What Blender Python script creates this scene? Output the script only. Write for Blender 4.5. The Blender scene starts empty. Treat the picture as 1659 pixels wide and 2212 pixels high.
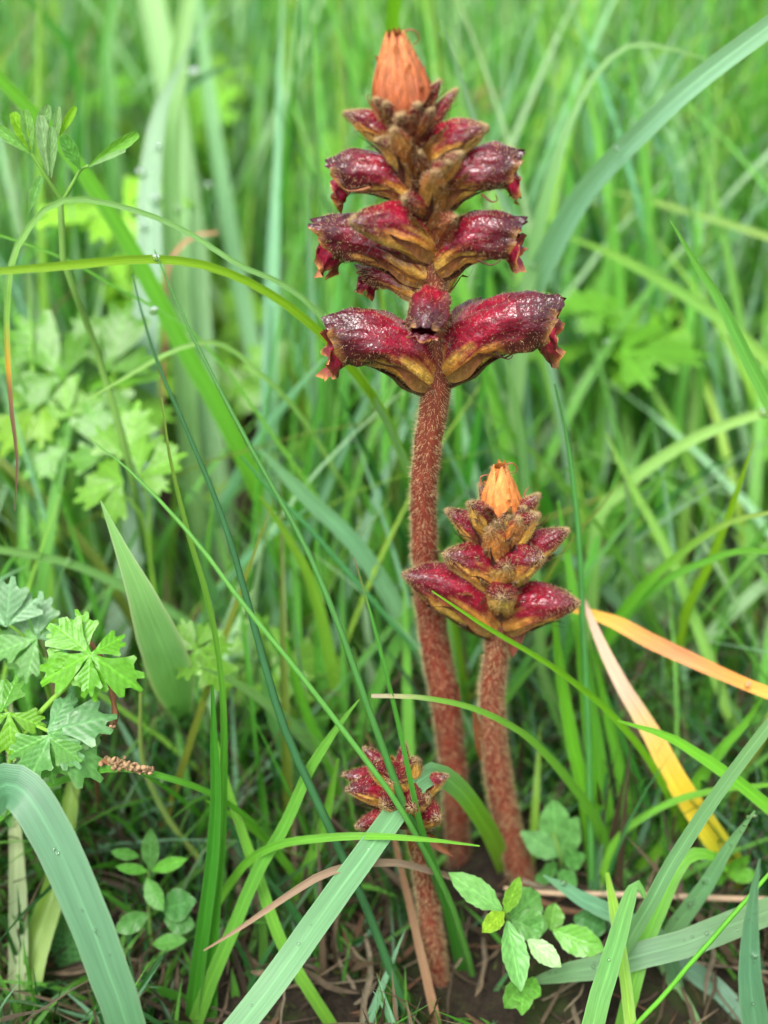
import bpy, math, random
import numpy as np
from mathutils import Vector

# ------------------------------------------------------------------ camera, sky, sun, exposure
SC = bpy.context.scene
COL = SC.collection
PITCH = math.radians(32.0)
FOV = math.radians(40.0)
CAM = np.array([0.0, 0.0, 0.30])
FWD = np.array([0.0, math.cos(PITCH), -math.sin(PITCH)])
RGT = np.array([1.0, 0.0, 0.0])
UPC = np.array([0.0, math.sin(PITCH), math.cos(PITCH)])
UPW = np.array([0.0, 0.0, 1.0])

cam = bpy.data.cameras.new('camera')
cam.sensor_fit = 'VERTICAL'
cam.sensor_height = 36.0
cam.sensor_width = 27.0
cam.lens = 18.0 / math.tan(FOV / 2)
cam.clip_start = 0.01
cam.clip_end = 500.0
cam.dof.use_dof = True
cam.dof.focus_distance = 0.316
cam.dof.aperture_fstop = 7.8
cam.dof.aperture_blades = 0
cam_o = bpy.data.objects.new('camera', cam)
cam_o.location = CAM
cam_o.rotation_euler = (math.pi / 2 - PITCH, 0, 0)
COL.objects.link(cam_o)
SC.camera = cam_o

SUN_EL, SUN_AZ = math.radians(58), math.radians(200)
world = bpy.data.worlds.new('World')
SC.world = world
world.use_nodes = True
nt = world.node_tree
sky = nt.nodes.new('ShaderNodeTexSky')
sky.sky_type = 'NISHITA'
sky.sun_disc = False
sky.sun_elevation = SUN_EL
sky.sun_rotation = SUN_AZ
sky.air_density = 1.0
sky.dust_density = 4.0
hs = nt.nodes.new('ShaderNodeHueSaturation')
hs.inputs['Saturation'].default_value = 0.22
nt.links.new(sky.outputs[0], hs.inputs['Color'])
bg = nt.nodes['Background']
nt.links.new(hs.outputs[0], bg.inputs['Color'])
bg.inputs['Strength'].default_value = 0.15

sun = bpy.data.lights.new('sun', 'SUN')
sun.energy = 1.5
sun.angle = math.radians(22)
sun.color = (1.0, 0.97, 0.92)
sun_o = bpy.data.objects.new('sun', sun)
sd = Vector((math.sin(SUN_AZ) * math.cos(SUN_EL), math.cos(SUN_AZ) * math.cos(SUN_EL), math.sin(SUN_EL)))
sun_o.rotation_euler = sd.to_track_quat('Z', 'Y').to_euler()
sun_o.location = (0, 0, 3)
COL.objects.link(sun_o)

SC.view_settings.view_transform = 'Standard'
SC.view_settings.look = 'None'
SC.view_settings.gamma = 1.0
SC.view_settings.use_curve_mapping = False
SC.view_settings.exposure = 1.5
SC.render.engine = 'CYCLES'
SC.cycles.use_denoising = True
SC.cycles.max_bounces = 6
SC.cycles.diffuse_bounces = 3
SC.cycles.glossy_bounces = 2
SC.cycles.transmission_bounces = 5
SC.cycles.transparent_max_bounces = 4

rng = np.random.default_rng(7)
random.seed(7)

# ------------------------------------------------------------------ small maths helpers
K = 2 * math.tan(FOV / 2) / 2212.0          # survey scale of the photo (1659 x 2212 grid)


def ray(px, py):
    return FWD + (px - 829.5) * K * RGT - (py - 1106.0) * K * UPC


def P(px, py, d):                            # point at distance d along the view axis
    return CAM + d * ray(px, py)


def PY(px, py, Y):                           # point on the upright plane y = Y
    r = ray(px, py)
    return CAM + r * (Y / r[1])


def ground_z(x, y):
    x = np.asarray(x, float); y = np.asarray(y, float)
    z = 0.004 * np.sin(x * 31 + 1.3) * np.cos(y * 27 + .4) + 0.003 * np.sin(x * 67 + y * 41) + 0.0015 * np.sin(x * 151 - y * 127 + 2)
    r = np.hypot(x, y)
    return z + 0.05 * np.sin(x * .9 + .5) * np.sin(y * .8) * np.clip((r - 1.2) / 6, 0, 1)


def gdepth(px, py):
    r = ray(px, py)
    t = -CAM[2] / r[2]
    p = CAM + t * r
    t = (float(ground_z(p[0], p[1])) - CAM[2]) / r[2]
    return t


def proj(p):
    q = np.asarray(p) - CAM
    d = q @ FWD
    return 829.5 + (q @ RGT) / d / K, 1106.0 - (q @ UPC) / d / K, d


def unit(v):
    v = np.asarray(v, float)
    return v / max(1e-12, np.linalg.norm(v))


def spline(pts, n):
    """Catmull-Rom through pts (k x m), resampled to n+1 points evenly by length."""
    p = np.asarray(pts, float)
    if len(p) == 2:
        t = np.linspace(0, 1, n + 1)[:, None]
        return p[0] * (1 - t) + p[1] * t
    q = np.vstack([2 * p[0] - p[1], p, 2 * p[-1] - p[-2]])
    out = []
    m = 10
    for i in range(1, len(q) - 2):
        a, b, c, d = q[i - 1], q[i], q[i + 1], q[i + 2]
        for t in np.linspace(0, 1, m, endpoint=False):
            out.append(.5 * ((2 * b) + (c - a) * t + (2 * a - 5 * b + 4 * c - d) * t * t + (3 * b - a - 3 * c + d) * t ** 3))
    out.append(p[-1])
    out = np.array(out)
    L = np.concatenate([[0], np.cumsum(np.linalg.norm(np.diff(out[:, :3], axis=0), axis=1))])
    s = np.linspace(0, L[-1], n + 1)
    return np.stack([np.interp(s, L, out[:, k]) for k in range(out.shape[1])], 1)


def tangents(p):
    t = np.gradient(p, axis=0)
    return t / np.maximum(1e-12, np.linalg.norm(t, axis=1))[:, None]


# ------------------------------------------------------------------ mesh collector
class MB:
    def __init__(self):
        self.v, self.c, self.a, self.f, self.n = [], [], [], [], 0

    def add(self, verts, faces, cols, att):
        verts = np.asarray(verts, float).reshape(-1, 3)
        n = len(verts)
        cols = np.asarray(cols, float)
        if cols.ndim == 1:
            cols = np.tile(cols, (n, 1))
        att = np.asarray(att, float)
        if att.ndim == 1:
            att = np.tile(att, (n, 1))
        self.v.append(verts); self.c.append(cols); self.a.append(att)
        self.f.append((np.asarray(faces, int) + self.n))
        self.n += n

    def mesh(self, name, smooth=True, origin=(0, 0, 0)):
        me = bpy.data.meshes.new(name)
        V = np.vstack(self.v) - np.asarray(origin, float)
        quads = [f for f in self.f if f.shape[1] == 4]
        tris = [f for f in self.f if f.shape[1] == 3]
        nq = sum(len(f) for f in quads); ntr = sum(len(f) for f in tris)
        loops = np.concatenate([f.reshape(-1) for f in quads] + [f.reshape(-1) for f in tris]).astype(np.int32)
        me.vertices.add(len(V)); me.vertices.foreach_set('co', V.astype(np.float32).reshape(-1))
        me.loops.add(len(loops)); me.loops.foreach_set('vertex_index', loops)
        me.polygons.add(nq + ntr)
        ls = np.concatenate([np.arange(nq) * 4, nq * 4 + np.arange(ntr) * 3]).astype(np.int32)
        me.polygons.foreach_set('loop_start', ls)
        me.update(calc_edges=True)
        me.polygons.foreach_set('use_smooth', np.full(nq + ntr, smooth))
        A = np.vstack(self.a)
        C4 = np.hstack([np.vstack(self.c)[:, :3], np.ones((len(V), 1))])
        ca = me.attributes.new('Col', 'FLOAT_COLOR', 'POINT')
        ca.data.foreach_set('color', C4.astype(np.float32).reshape(-1))
        ua = me.attributes.new('uvp', 'FLOAT_VECTOR', 'POINT')
        ua.data.foreach_set('vector', A.astype(np.float32).reshape(-1))
        me.validate()
        return me

    def build(self, name, mat, parent=None, smooth=True, origin=None):
        org = np.zeros(3) if origin is None else np.asarray(origin, float)
        if parent is not None:
            org = ORG[parent.name]['_o']
        me = self.mesh(name, smooth, org)
        me.materials.append(mat)
        o = bpy.data.objects.new(name, me)
        COL.objects.link(o)
        if parent is not None:
            o.parent = parent
        else:
            o.location = org
        ORG[o.name] = {'_o': org}
        return o


ORG = {}


def tag(o, label=None, cat=None, group=None, kind=None):
    if label: o['label'] = label
    if cat: o['category'] = cat
    if group: o['group'] = group
    if kind: o['kind'] = kind
    return o


def empty(name, loc):
    o = bpy.data.objects.new(name, None)
    o.location = loc
    o.empty_display_size = 0.01
    COL.objects.link(o)
    ORG[o.name] = {'_o': np.asarray(loc, float)}
    return o


def grid_faces(nr, nc, wrap=False):
    f = []
    for i in range(nr - 1):
        for j in range(nc if wrap else nc - 1):
            k = (j + 1) % nc
            f.append((i * nc + j, i * nc + k, (i + 1) * nc + k, (i + 1) * nc + j))
    return np.array(f)


_GF = {}


def gf(nr, nc, wrap=False):
    key = (nr, nc, wrap)
    if key not in _GF:
        _GF[key] = grid_faces(nr, nc, wrap)
    return _GF[key]


def ribbon(mb, path, width, side, fold, col, nc=3, rnd=None, colfn=None, wave=0.0):
    """A leaf blade: path (n x 3), width (n), side vector (n x 3 or 3): across the blade."""
    path = np.asarray(path, float); n = len(path)
    T = tangents(path)
    side = np.asarray(side, float)
    if side.ndim == 1:
        side = np.tile(side, (n, 1))
    side = side - T * np.sum(side * T, 1)[:, None]
    side /= np.maximum(1e-9, np.linalg.norm(side, axis=1))[:, None]
    N = np.cross(T, side)
    us = np.linspace(-1, 1, nc)
    w = np.asarray(width, float)
    rnd = rng.random() if rnd is None else rnd
    v = np.linspace(0, 1, n)
    V = path[:, None, :] + side[:, None, :] * (us[None, :, None] * w[:, None, None] * .5) \
        + N[:, None, :] * ((np.abs(us)[None, :, None] - .5) * fold * w[:, None, None])
    if wave:
        V = V + N[:, None, :] * (wave * w[:, None, None] * us[None, :, None] * np.sin(v * 17 + rnd * 6)[:, None, None])
    att = np.zeros((n, nc, 3)); att[..., 0] = us[None, :]; att[..., 1] = v[:, None]; att[..., 2] = rnd
    if colfn is not None:
        cc = np.array([colfn(t) for t in v])
        C = np.repeat(cc[:, None, :], nc, 1)
    else:
        C = np.tile(np.asarray(col, float), (n, nc, 1))
    mb.add(V.reshape(-1, 3), gf(n, nc), C.reshape(-1, 3), att.reshape(-1, 3))


def tube(mb, path, rad, col, m=8, colfn=None, squash=1.0, ridges=0.0, cap=True):
    path = np.asarray(path, float); n = len(path)
    rad = np.broadcast_to(np.asarray(rad, float), (n,))
    T = tangents(path)
    ref = np.array([0, -1.0, 0.05])
    s = np.cross(T, ref); s /= np.maximum(1e-9, np.linalg.norm(s, axis=1))[:, None]
    N = np.cross(s, T)
    th = np.linspace(0, 2 * math.pi, m, endpoint=False)
    rr = 1 + ridges * np.cos(th * 5)
    V = path[:, None, :] + (s[:, None, :] * np.cos(th)[None, :, None] + N[:, None, :] * (squash * np.sin(th))[None, :, None]) * (rad[:, None] * rr[None, :])[:, :, None]
    att = np.zeros((n, m, 3)); att[..., 0] = np.cos(th)[None, :]; att[..., 1] = np.linspace(0, 1, n)[:, None]; att[..., 2] = rng.random()
    if colfn is not None:
        C = np.repeat(np.array([colfn(t) for t in np.linspace(0, 1, n)])[:, None, :], m, 1)
    else:
        C = np.tile(np.asarray(col, float), (n, m, 1))
    mb.add(V.reshape(-1, 3), gf(n, m, True), C.reshape(-1, 3), att.reshape(-1, 3))
    return s, N


def hairs(mb, roots, dirs, lens, rad, cols):
    """thin three-sided spikes"""
    roots = np.asarray(roots); dirs = np.asarray(dirs); n = len(roots)
    if n == 0:
        return
    a = np.cross(dirs, np.array([.3, .7, .64])); a /= np.maximum(1e-9, np.linalg.norm(a, axis=1))[:, None]
    b = np.cross(dirs, a)
    lens = np.broadcast_to(lens, (n,))[:, None]
    V = np.empty((n, 4, 3))
    for k in range(3):
        an = k * 2.0944
        V[:, k] = roots + (a * math.cos(an) + b * math.sin(an)) * rad
    V[:, 3] = roots + dirs * lens
    base = np.arange(n)[:, None] * 4
    F = np.concatenate([base + np.array([[0, 1, 3]]), base + np.array([[1, 2, 3]]), base + np.array([[2, 0, 3]])])
    C = np.repeat(np.broadcast_to(cols, (n, 3))[:, None, :], 4, 1).reshape(-1, 3)
    mb.add(V.reshape(-1, 3), F, C, np.zeros(3))


# ------------------------------------------------------------------ materials
def new_mat(name):
    m = bpy.data.materials.new(name)
    m.use_nodes = True
    t = m.node_tree
    for nd in list(t.nodes):
        t.nodes.remove(nd)
    out = t.nodes.new('ShaderNodeOutputMaterial')
    return m, t, out


def node(t, typ, ins=None, **props):
    n = t.nodes.new(typ)
    for k, v in props.items():
        setattr(n, k, v)
    for k, v in (ins or {}).items():
        if isinstance(v, bpy.types.NodeSocket):
            t.links.new(v, n.inputs[k])
        else:
            n.inputs[k].default_value = v
    return n


def mth(t, op, a, b=0.0, c=None):
    d = {0: a, 1: b}
    if c is not None:
        d[2] = c
    return node(t, 'ShaderNodeMath', d, operation=op).outputs[0]


def mixc(t, mode, fac, a, b):
    n = node(t, 'ShaderNodeMix', None, data_type='RGBA', blend_type=mode)
    for s, v in ((0, fac), (6, a), (7, b)):
        if isinstance(v, bpy.types.NodeSocket):
            t.links.new(v, n.inputs[s])
        else:
            n.inputs[s].default_value = v
    return n.outputs[2]


def leaf_mat(name, stripes=58.0, rough=.38, trans=.42, rib=1.35, tint=(1.05, 1.15, .55, 1), mottled=.35, bump=.00004, spec=.5, edge=.12, pinnate=False, samp=.07, epow=12.0):
    m, t, out = new_mat(name)
    col = node(t, 'ShaderNodeAttribute', None, attribute_name='Col').outputs['Color']
    sep = node(t, 'ShaderNodeSeparateXYZ', {0: node(t, 'ShaderNodeAttribute', None, attribute_name='uvp').outputs['Vector']})
    u, v, r = sep.outputs
    co = node(t, 'ShaderNodeCombineXYZ', {0: mth(t, 'MULTIPLY', u, 5.0), 1: mth(t, 'MULTIPLY', v, 6.0), 2: mth(t, 'MULTIPLY', r, 40.0)}).outputs[0]
    nz = node(t, 'ShaderNodeTexNoise', {'Vector': co, 'Scale': 1.6, 'Detail': 3.0}).outputs[0]
    if pinnate:
        phs = mth(t, 'SUBTRACT', mth(t, 'MULTIPLY', v, stripes * 4.2), mth(t, 'MULTIPLY', mth(t, 'ABSOLUTE', u), stripes * 1.3))
    else:
        phs = mth(t, 'MULTIPLY', u, stripes)
    st = mth(t, 'SINE', mth(t, 'ADD', phs, mth(t, 'MULTIPLY', nz, 1.5)))
    k = mth(t, 'ADD', mth(t, 'MULTIPLY', st, samp), mth(t, 'ADD', mth(t, 'MULTIPLY', mth(t, 'SUBTRACT', nz, .5), mottled * 2), 1.0))
    ribm = mth(t, 'SUBTRACT', 1.0, mth(t, 'MINIMUM', mth(t, 'MULTIPLY', mth(t, 'ABSOLUTE', u), 9.0), 1.0))
    k = mth(t, 'MULTIPLY', k, mth(t, 'ADD', mth(t, 'MULTIPLY', ribm, rib - 1), 1.0))
    ed = mth(t, 'MULTIPLY', mth(t, 'POWER', mth(t, 'ABSOLUTE', u), epow), edge)
    kc = node(t, 'ShaderNodeCombineXYZ', {0: k, 1: k, 2: k}).outputs[0]
    base = mixc(t, 'MULTIPLY', 1.0, col, kc)
    base = mixc(t, 'MIX', ed, base, (.55, .62, .38, 1))
    bmp = node(t, 'ShaderNodeBump', {'Strength': .6, 'Distance': bump, 'Height': mth(t, 'ADD', st, mth(t, 'MULTIPLY', ribm, -2.0))}).outputs[0]
    pr = node(t, 'ShaderNodeBsdfPrincipled', {'Base Color': base, 'Roughness': rough, 'Specular IOR Level': spec, 'Normal': bmp})
    tr = node(t, 'ShaderNodeBsdfTranslucent', {'Color': mixc(t, 'MULTIPLY', 1.0, base, tint)})
    mx = node(t, 'ShaderNodeMixShader', {0: trans, 1: pr.outputs[0], 2: tr.outputs[0]})
    t.links.new(mx.outputs[0], out.inputs[0])
    return m


def plain_mat(name, rough=.6, noise=900.0, amt=.5, bump=.0002, trans=0.0, spec=.4, coat=0.0, streak=(1, 1, 1), rvar=0.0):
    m, t, out = new_mat(name)
    col = node(t, 'ShaderNodeAttribute', None, attribute_name='Col').outputs['Color']
    geo = node(t, 'ShaderNodeNewGeometry').outputs['Position']
    mp = node(t, 'ShaderNodeMapping', {'Vector': geo, 'Scale': streak}).outputs[0]
    nz = node(t, 'ShaderNodeTexNoise', {'Vector': mp, 'Scale': noise, 'Detail': 4.0, 'Roughness': .65}).outputs[0]
    k = mth(t, 'ADD', mth(t, 'MULTIPLY', mth(t, 'SUBTRACT', nz, .5), amt * 2), 1.0)
    base = mixc(t, 'MULTIPLY', 1.0, col, node(t, 'ShaderNodeCombineXYZ', {0: k, 1: k, 2: k}).outputs[0])
    bmp = node(t, 'ShaderNodeBump', {'Strength': .8, 'Distance': bump, 'Height': nz}).outputs[0]
    rg = mth(t, 'ADD', mth(t, 'MULTIPLY', mth(t, 'SUBTRACT', nz, .5), rvar * 2), rough)
    pr = node(t, 'ShaderNodeBsdfPrincipled', {'Base Color': base, 'Roughness': rg, 'Specular IOR Level': spec, 'Normal': bmp, 'Coat Weight': coat, 'Coat Roughness': .10, 'Coat Normal': bmp})
    sh = pr.outputs[0]
    if trans:
        tr = node(t, 'ShaderNodeBsdfTranslucent', {'Color': base})
        sh = node(t, 'ShaderNodeMixShader', {0: trans, 1: sh, 2: tr.outputs[0]}).outputs[0]
    t.links.new(sh, out.inputs[0])
    return m


M_GRASS = leaf_mat('grass_blade_green', rough=.33, trans=.45)
M_BROAD = leaf_mat('broad_leaf_green', stripes=44.0, rough=.45, trans=.35, rib=1.1, mottled=.25, edge=.85, epow=9.0)
M_LEAF = leaf_mat('herb_leaf_green', stripes=9.0, rough=.38, trans=.38, rib=1.35, mottled=.4, bump=.00005, pinnate=True, spec=.4, samp=.03)
M_DRY = leaf_mat('dry_straw', stripes=20.0, rough=.65, trans=.2, rib=.8, tint=(1.1, 1.0, .8, 1), mottled=.5, spec=.25)
M_STEMG = plain_mat('green_stem', rough=.4, noise=500, amt=.25, bump=.00008, trans=.15, streak=(1, 1, .2))
M_COROLLA, _t, _o = new_mat('corolla_wet_red')
_col = node(_t, 'ShaderNodeAttribute', None, attribute_name='Col').outputs['Color']
_p = node(_t, 'ShaderNodeNewGeometry').outputs['Position']
_uv = node(_t, 'ShaderNodeSeparateXYZ', {0: node(_t, 'ShaderNodeAttribute', None, attribute_name='uvp').outputs['Vector']}).outputs
_sv = node(_t, 'ShaderNodeCombineXYZ', {0: mth(_t, 'MULTIPLY', _uv[0], 9.0), 1: mth(_t, 'MULTIPLY', _uv[1], 1.6), 2: mth(_t, 'MULTIPLY', _uv[2], 30.0)}).outputs[0]
_st = node(_t, 'ShaderNodeTexNoise', {'Vector': _sv, 'Scale': 2.2, 'Detail': 3.0}).outputs[0]
_n1 = node(_t, 'ShaderNodeTexNoise', {'Vector': _p, 'Scale': 1700.0, 'Detail': 3.0, 'Roughness': .6}).outputs[0]
_n2 = node(_t, 'ShaderNodeTexNoise', {'Vector': _p, 'Scale': 420.0, 'Detail': 3.0, 'Roughness': .55}).outputs[0]
_k = mth(_t, 'MULTIPLY', mth(_t, 'ADD', mth(_t, 'MULTIPLY', mth(_t, 'SUBTRACT', _n1, .5), 1.6), 1.0), mth(_t, 'ADD', mth(_t, 'MULTIPLY', mth(_t, 'SUBTRACT', _n2, .5), 1.5), 1.0))
_k = mth(_t, 'MAXIMUM', mth(_t, 'MULTIPLY', _k, mth(_t, 'ADD', mth(_t, 'MULTIPLY', mth(_t, 'SUBTRACT', _st, .5), 1.4), 1.0)), .12)
_base = mixc(_t, 'MULTIPLY', 1.0, _col, node(_t, 'ShaderNodeCombineXYZ', {0: _k, 1: _k, 2: _k}).outputs[0])
_b1 = node(_t, 'ShaderNodeBump', {'Strength': .9, 'Distance': .0004, 'Height': _n1}).outputs[0]
_b2 = node(_t, 'ShaderNodeBump', {'Strength': .9, 'Distance': .0011, 'Height': _n2}).outputs[0]
_pr = node(_t, 'ShaderNodeBsdfPrincipled', {'Base Color': _base, 'Roughness': .5, 'Specular IOR Level': .12, 'Normal': _b1, 'Coat Weight': .8, 'Coat Roughness': .09, 'Coat Normal': _b2})
_tr = node(_t, 'ShaderNodeBsdfTranslucent', {'Color': _base})
_mx = node(_t, 'ShaderNodeMixShader', {0: .14, 1: _pr.outputs[0], 2: _tr.outputs[0]})
_t.links.new(_mx.outputs[0], _o.inputs[0])
M_BRACT = plain_mat('bract_brown', rough=.5, noise=900, amt=1.0, bump=.0006, trans=.12, spec=.35, streak=(1, 1, .3))
M_STALK = plain_mat('broomrape_stem', rough=.5, noise=1000, amt=1.0, bump=.0006, streak=(1, 1, .22), spec=.4)
M_HAIR = plain_mat('gland_hair', rough=.45, noise=300, amt=.2, bump=.00001, trans=.4)
M_LITTER = plain_mat('dead_litter', rough=.8, noise=600, amt=.7, bump=.0004, spec=.2)

# water
M_WATER, _t, _o = new_mat('water_drop')
_g = node(_t, 'ShaderNodeBsdfPrincipled', {'Base Color': (1, 1, 1, 1), 'Roughness': .0, 'IOR': 1.33, 'Transmission Weight': 1.0})
_t.links.new(_g.outputs[0], _o.inputs[0])

# soil: dark humus, brown litter, mossy patches; meadow green far away where blades cannot be told apart
M_SOIL, _t, _o = new_mat('dark_mossy_soil')
_p = node(_t, 'ShaderNodeNewGeometry').outputs['Position']
_n1 = node(_t, 'ShaderNodeTexNoise', {'Vector': _p, 'Scale': 60.0, 'Detail': 6.0, 'Roughness': .7}).outputs[0]
_n2 = node(_t, 'ShaderNodeTexNoise', {'Vector': _p, 'Scale': 420.0, 'Detail': 5.0, 'Roughness': .7}).outputs[0]
_n3 = node(_t, 'ShaderNodeTexNoise', {'Vector': _p, 'Scale': 22.0, 'Detail': 4.0}).outputs[0]
_r1 = node(_t, 'ShaderNodeValToRGB', {0: _n2})
_r1.color_ramp.elements[0].position = .3; _r1.color_ramp.elements[0].color = (.004, .003, .002, 1)
_r1.color_ramp.elements[1].position = .72; _r1.color_ramp.elements[1].color = (.038, .025, .014, 1)
_ms = node(_t, 'ShaderNodeValToRGB', {0: _n1})
_ms.color_ramp.elements[0].position = .48; _ms.color_ramp.elements[0].color = (0, 0, 0, 1)
_ms.color_ramp.elements[1].position = .6; _ms.color_ramp.elements[1].color = (1, 1, 1, 1)
_c = mixc(_t, 'MIX', _ms.outputs[0], _r1.outputs[0], (.022, .032, .006, 1))
_len = node(_t, 'ShaderNodeVectorMath', {0: _p}, operation='LENGTH').outputs['Value']
_far = node(_t, 'ShaderNodeMapRange', {0: _len, 1: 1.6, 2: 3.2}).outputs[0]
_gm = node(_t, 'ShaderNodeValToRGB', {0: _n3})
_gm.color_ramp.elements[0].color = (.02, .06, .01, 1); _gm.color_ramp.elements[1].color = (.09, .2, .03, 1)
_c = mixc(_t, 'MIX', _far, _c, _gm.outputs[0])
_b = node(_t, 'ShaderNodeBump', {'Strength': 1.0, 'Distance': .002, 'Height': _n2}).outputs[0]
_pr = node(_t, 'ShaderNodeBsdfPrincipled', {'Base Color': _c, 'Roughness': .85, 'Normal': _b, 'Specular IOR Level': .25})
_t.links.new(_pr.outputs[0], _o.inputs[0])

# ------------------------------------------------------------------ ground: one sheet to the horizon
xs = np.concatenate([-np.geomspace(80, .6, 26), np.linspace(-.58, .58, 110), np.geomspace(.6, 80, 26)])
ys = np.concatenate([-np.geomspace(80, .1, 22), np.linspace(-.08, 1.2, 130), np.geomspace(1.22, 120, 30)])
X, Yg = np.meshgrid(xs, ys)
Z = ground_z(X, Yg)
near = (np.abs(X) < .58) & (Yg > -.05) & (Yg < 1.2)
Z = Z + near * rng.normal(0, .0011, Z.shape)
mb = MB()
mb.add(np.stack([X, Yg, Z], -1).reshape(-1, 3), gf(len(ys), len(xs)), (.05, .04, .03), (0, 0, 0))
g = mb.build('ground', M_SOIL)
tag(g, 'dark damp soil with moss and rotting litter under the grass', 'ground', kind='structure')

# ------------------------------------------------------------------ palettes (base colours)
FRESH = (.085, .30, .032)
BRIGHT = (.14, .40, .055)
YEL = (.22, .44, .05)
DARK = (.028, .135, .028)
GLAU = (.17, .36, .20)
PALE = (.30, .50, .27)
OLIVE = (.16, .24, .03)
TAN = (.22, .16, .11)
LIME = (.20, .44, .025)


def mixl(a, b, t):
    return np.asarray(a) * (1 - t) + np.asarray(b) * t


def ramp(stops):
    ts = [s[0] for s in stops]; cs = np.array([s[1] for s in stops])
    return lambda t: np.array([np.interp(t, ts, cs[:, k]) for k in range(3)])


# ------------------------------------------------------------------ the three broomrapes
YEL_B = np.array([.60, .37, .065]); ORG_B = np.array([.50, .19, .03])
RED = np.array([.115, .0028, .013]); DRED = np.array([.030, .004, .008]); CRIM = np.array([.25, .0035, .020])
BROWN = np.array([.10, .035, .02]); HAIRC = np.array([.62, .45, .22])

OPEN_D = [(-.05, .02), (.03, .16), (.17, .26), (.36, .31), (.57, .295), (.77, .235), (.91, .14), (1.02, -.01)]
OPEN_V = [(.0, -.05), (.07, -.12), (.18, -.125), (.30, -.08), (.42, -.085), (.54, -.13), (.64, -.19), (.72, -.22)]
OPEN_W = [.05, .12, .16, .19, .20, .20, .17, .11]
HOOD_V = [(.0, -.05), (.07, -.12), (.18, -.14), (.32, -.13), (.46, -.13), (.60, -.14), (.74, -.13), (.86, -.10)]
BUD_D = [(-.04, .03), (.06, .17), (.2, .29), (.38, .34), (.56, .33), (.74, .26), (.88, .145), (.96, .05), (1.0, .0)]
BUD_V = [(.0, -.05), (.08, -.11), (.22, -.11), (.4, -.09), (.58, -.09), (.75, -.075), (.88, -.045), (.96, -.02), (1.0, -.0)]
BUD_W = [.05, .12, .17, .19, .18, .15, .09, .035, .004]


def mixv(a, b, k):
    return np.asarray(a) * (1 - k[..., None]) + np.asarray(b) * k[..., None]


def corolla_color(S, top, redness, seed, small):
    """yellow at the foot and underneath, wine red on the back, nearly black at the tip"""
    if small:                                # young buds are flushed red all round
        top = .15 + top * .3
    h = S * 1.25 + top * .42 + (redness - .5) * 1.0
    k = np.clip((h - .34) / .30, 0, 1)
    base = mixv(YEL_B, ORG_B, np.clip(.3 + .5 * np.sin(seed * 9 + top * 5 + S * 6), 0, 1))
    if small:
        base = base * .45 + np.array([.34, .085, .022]) * .55
    red = mixv(RED, CRIM, np.clip(.2 + .7 * top * (1 - np.abs(S - .5) * 2), 0, 1))
    red = mixv(red, DRED, np.clip((S - .58) / .35, 0, .9))
    red = mixv(red, BROWN, np.clip(-top * .7, 0, .6))
    return base * (1 - k[..., None]) + red * k[..., None]


def surf_grid(fr, D, Vv, Wd, t, th):
    A, L, e1, e2, e3 = fr
    t = np.asarray(t, float); th = np.asarray(th, float)
    tt = np.linspace(0, 1, len(D))
    D = np.asarray(D); Vv = np.asarray(Vv)
    d0, d1 = np.interp(t, tt, D[:, 0]), np.interp(t, tt, D[:, 1])
    v0, v1 = np.interp(t, tt, Vv[:, 0]), np.interp(t, tt, Vv[:, 1])
    w = np.interp(t, tt, Wd)
    c = np.cos(th)
    q0 = (d0 + v0) / 2 + (d0 - v0) / 2 * c
    q1 = (d1 + v1) / 2 + (d1 - v1) / 2 * c
    return A + L * (q0[..., None] * e1 + q1[..., None] * e2 + (w * np.sin(th))[..., None] * e3)


def surf_pt(fr, D, Vv, Wd, t, th):
    A, L, e1, e2, e3 = fr
    tt = np.linspace(0, 1, len(D))
    d = np.array([np.interp(t, tt, [q[i] for q in D]) for i in (0, 1)])
    v = np.array([np.interp(t, tt, [q[i] for q in Vv]) for i in (0, 1)])
    w = np.interp(t, tt, Wd)
    mid = (d + v) / 2; hf = (d - v) / 2
    q = mid + hf * math.cos(th)
    return A + L * (e1 * q[0] + e2 * q[1] + e3 * w * math.sin(th))


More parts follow.
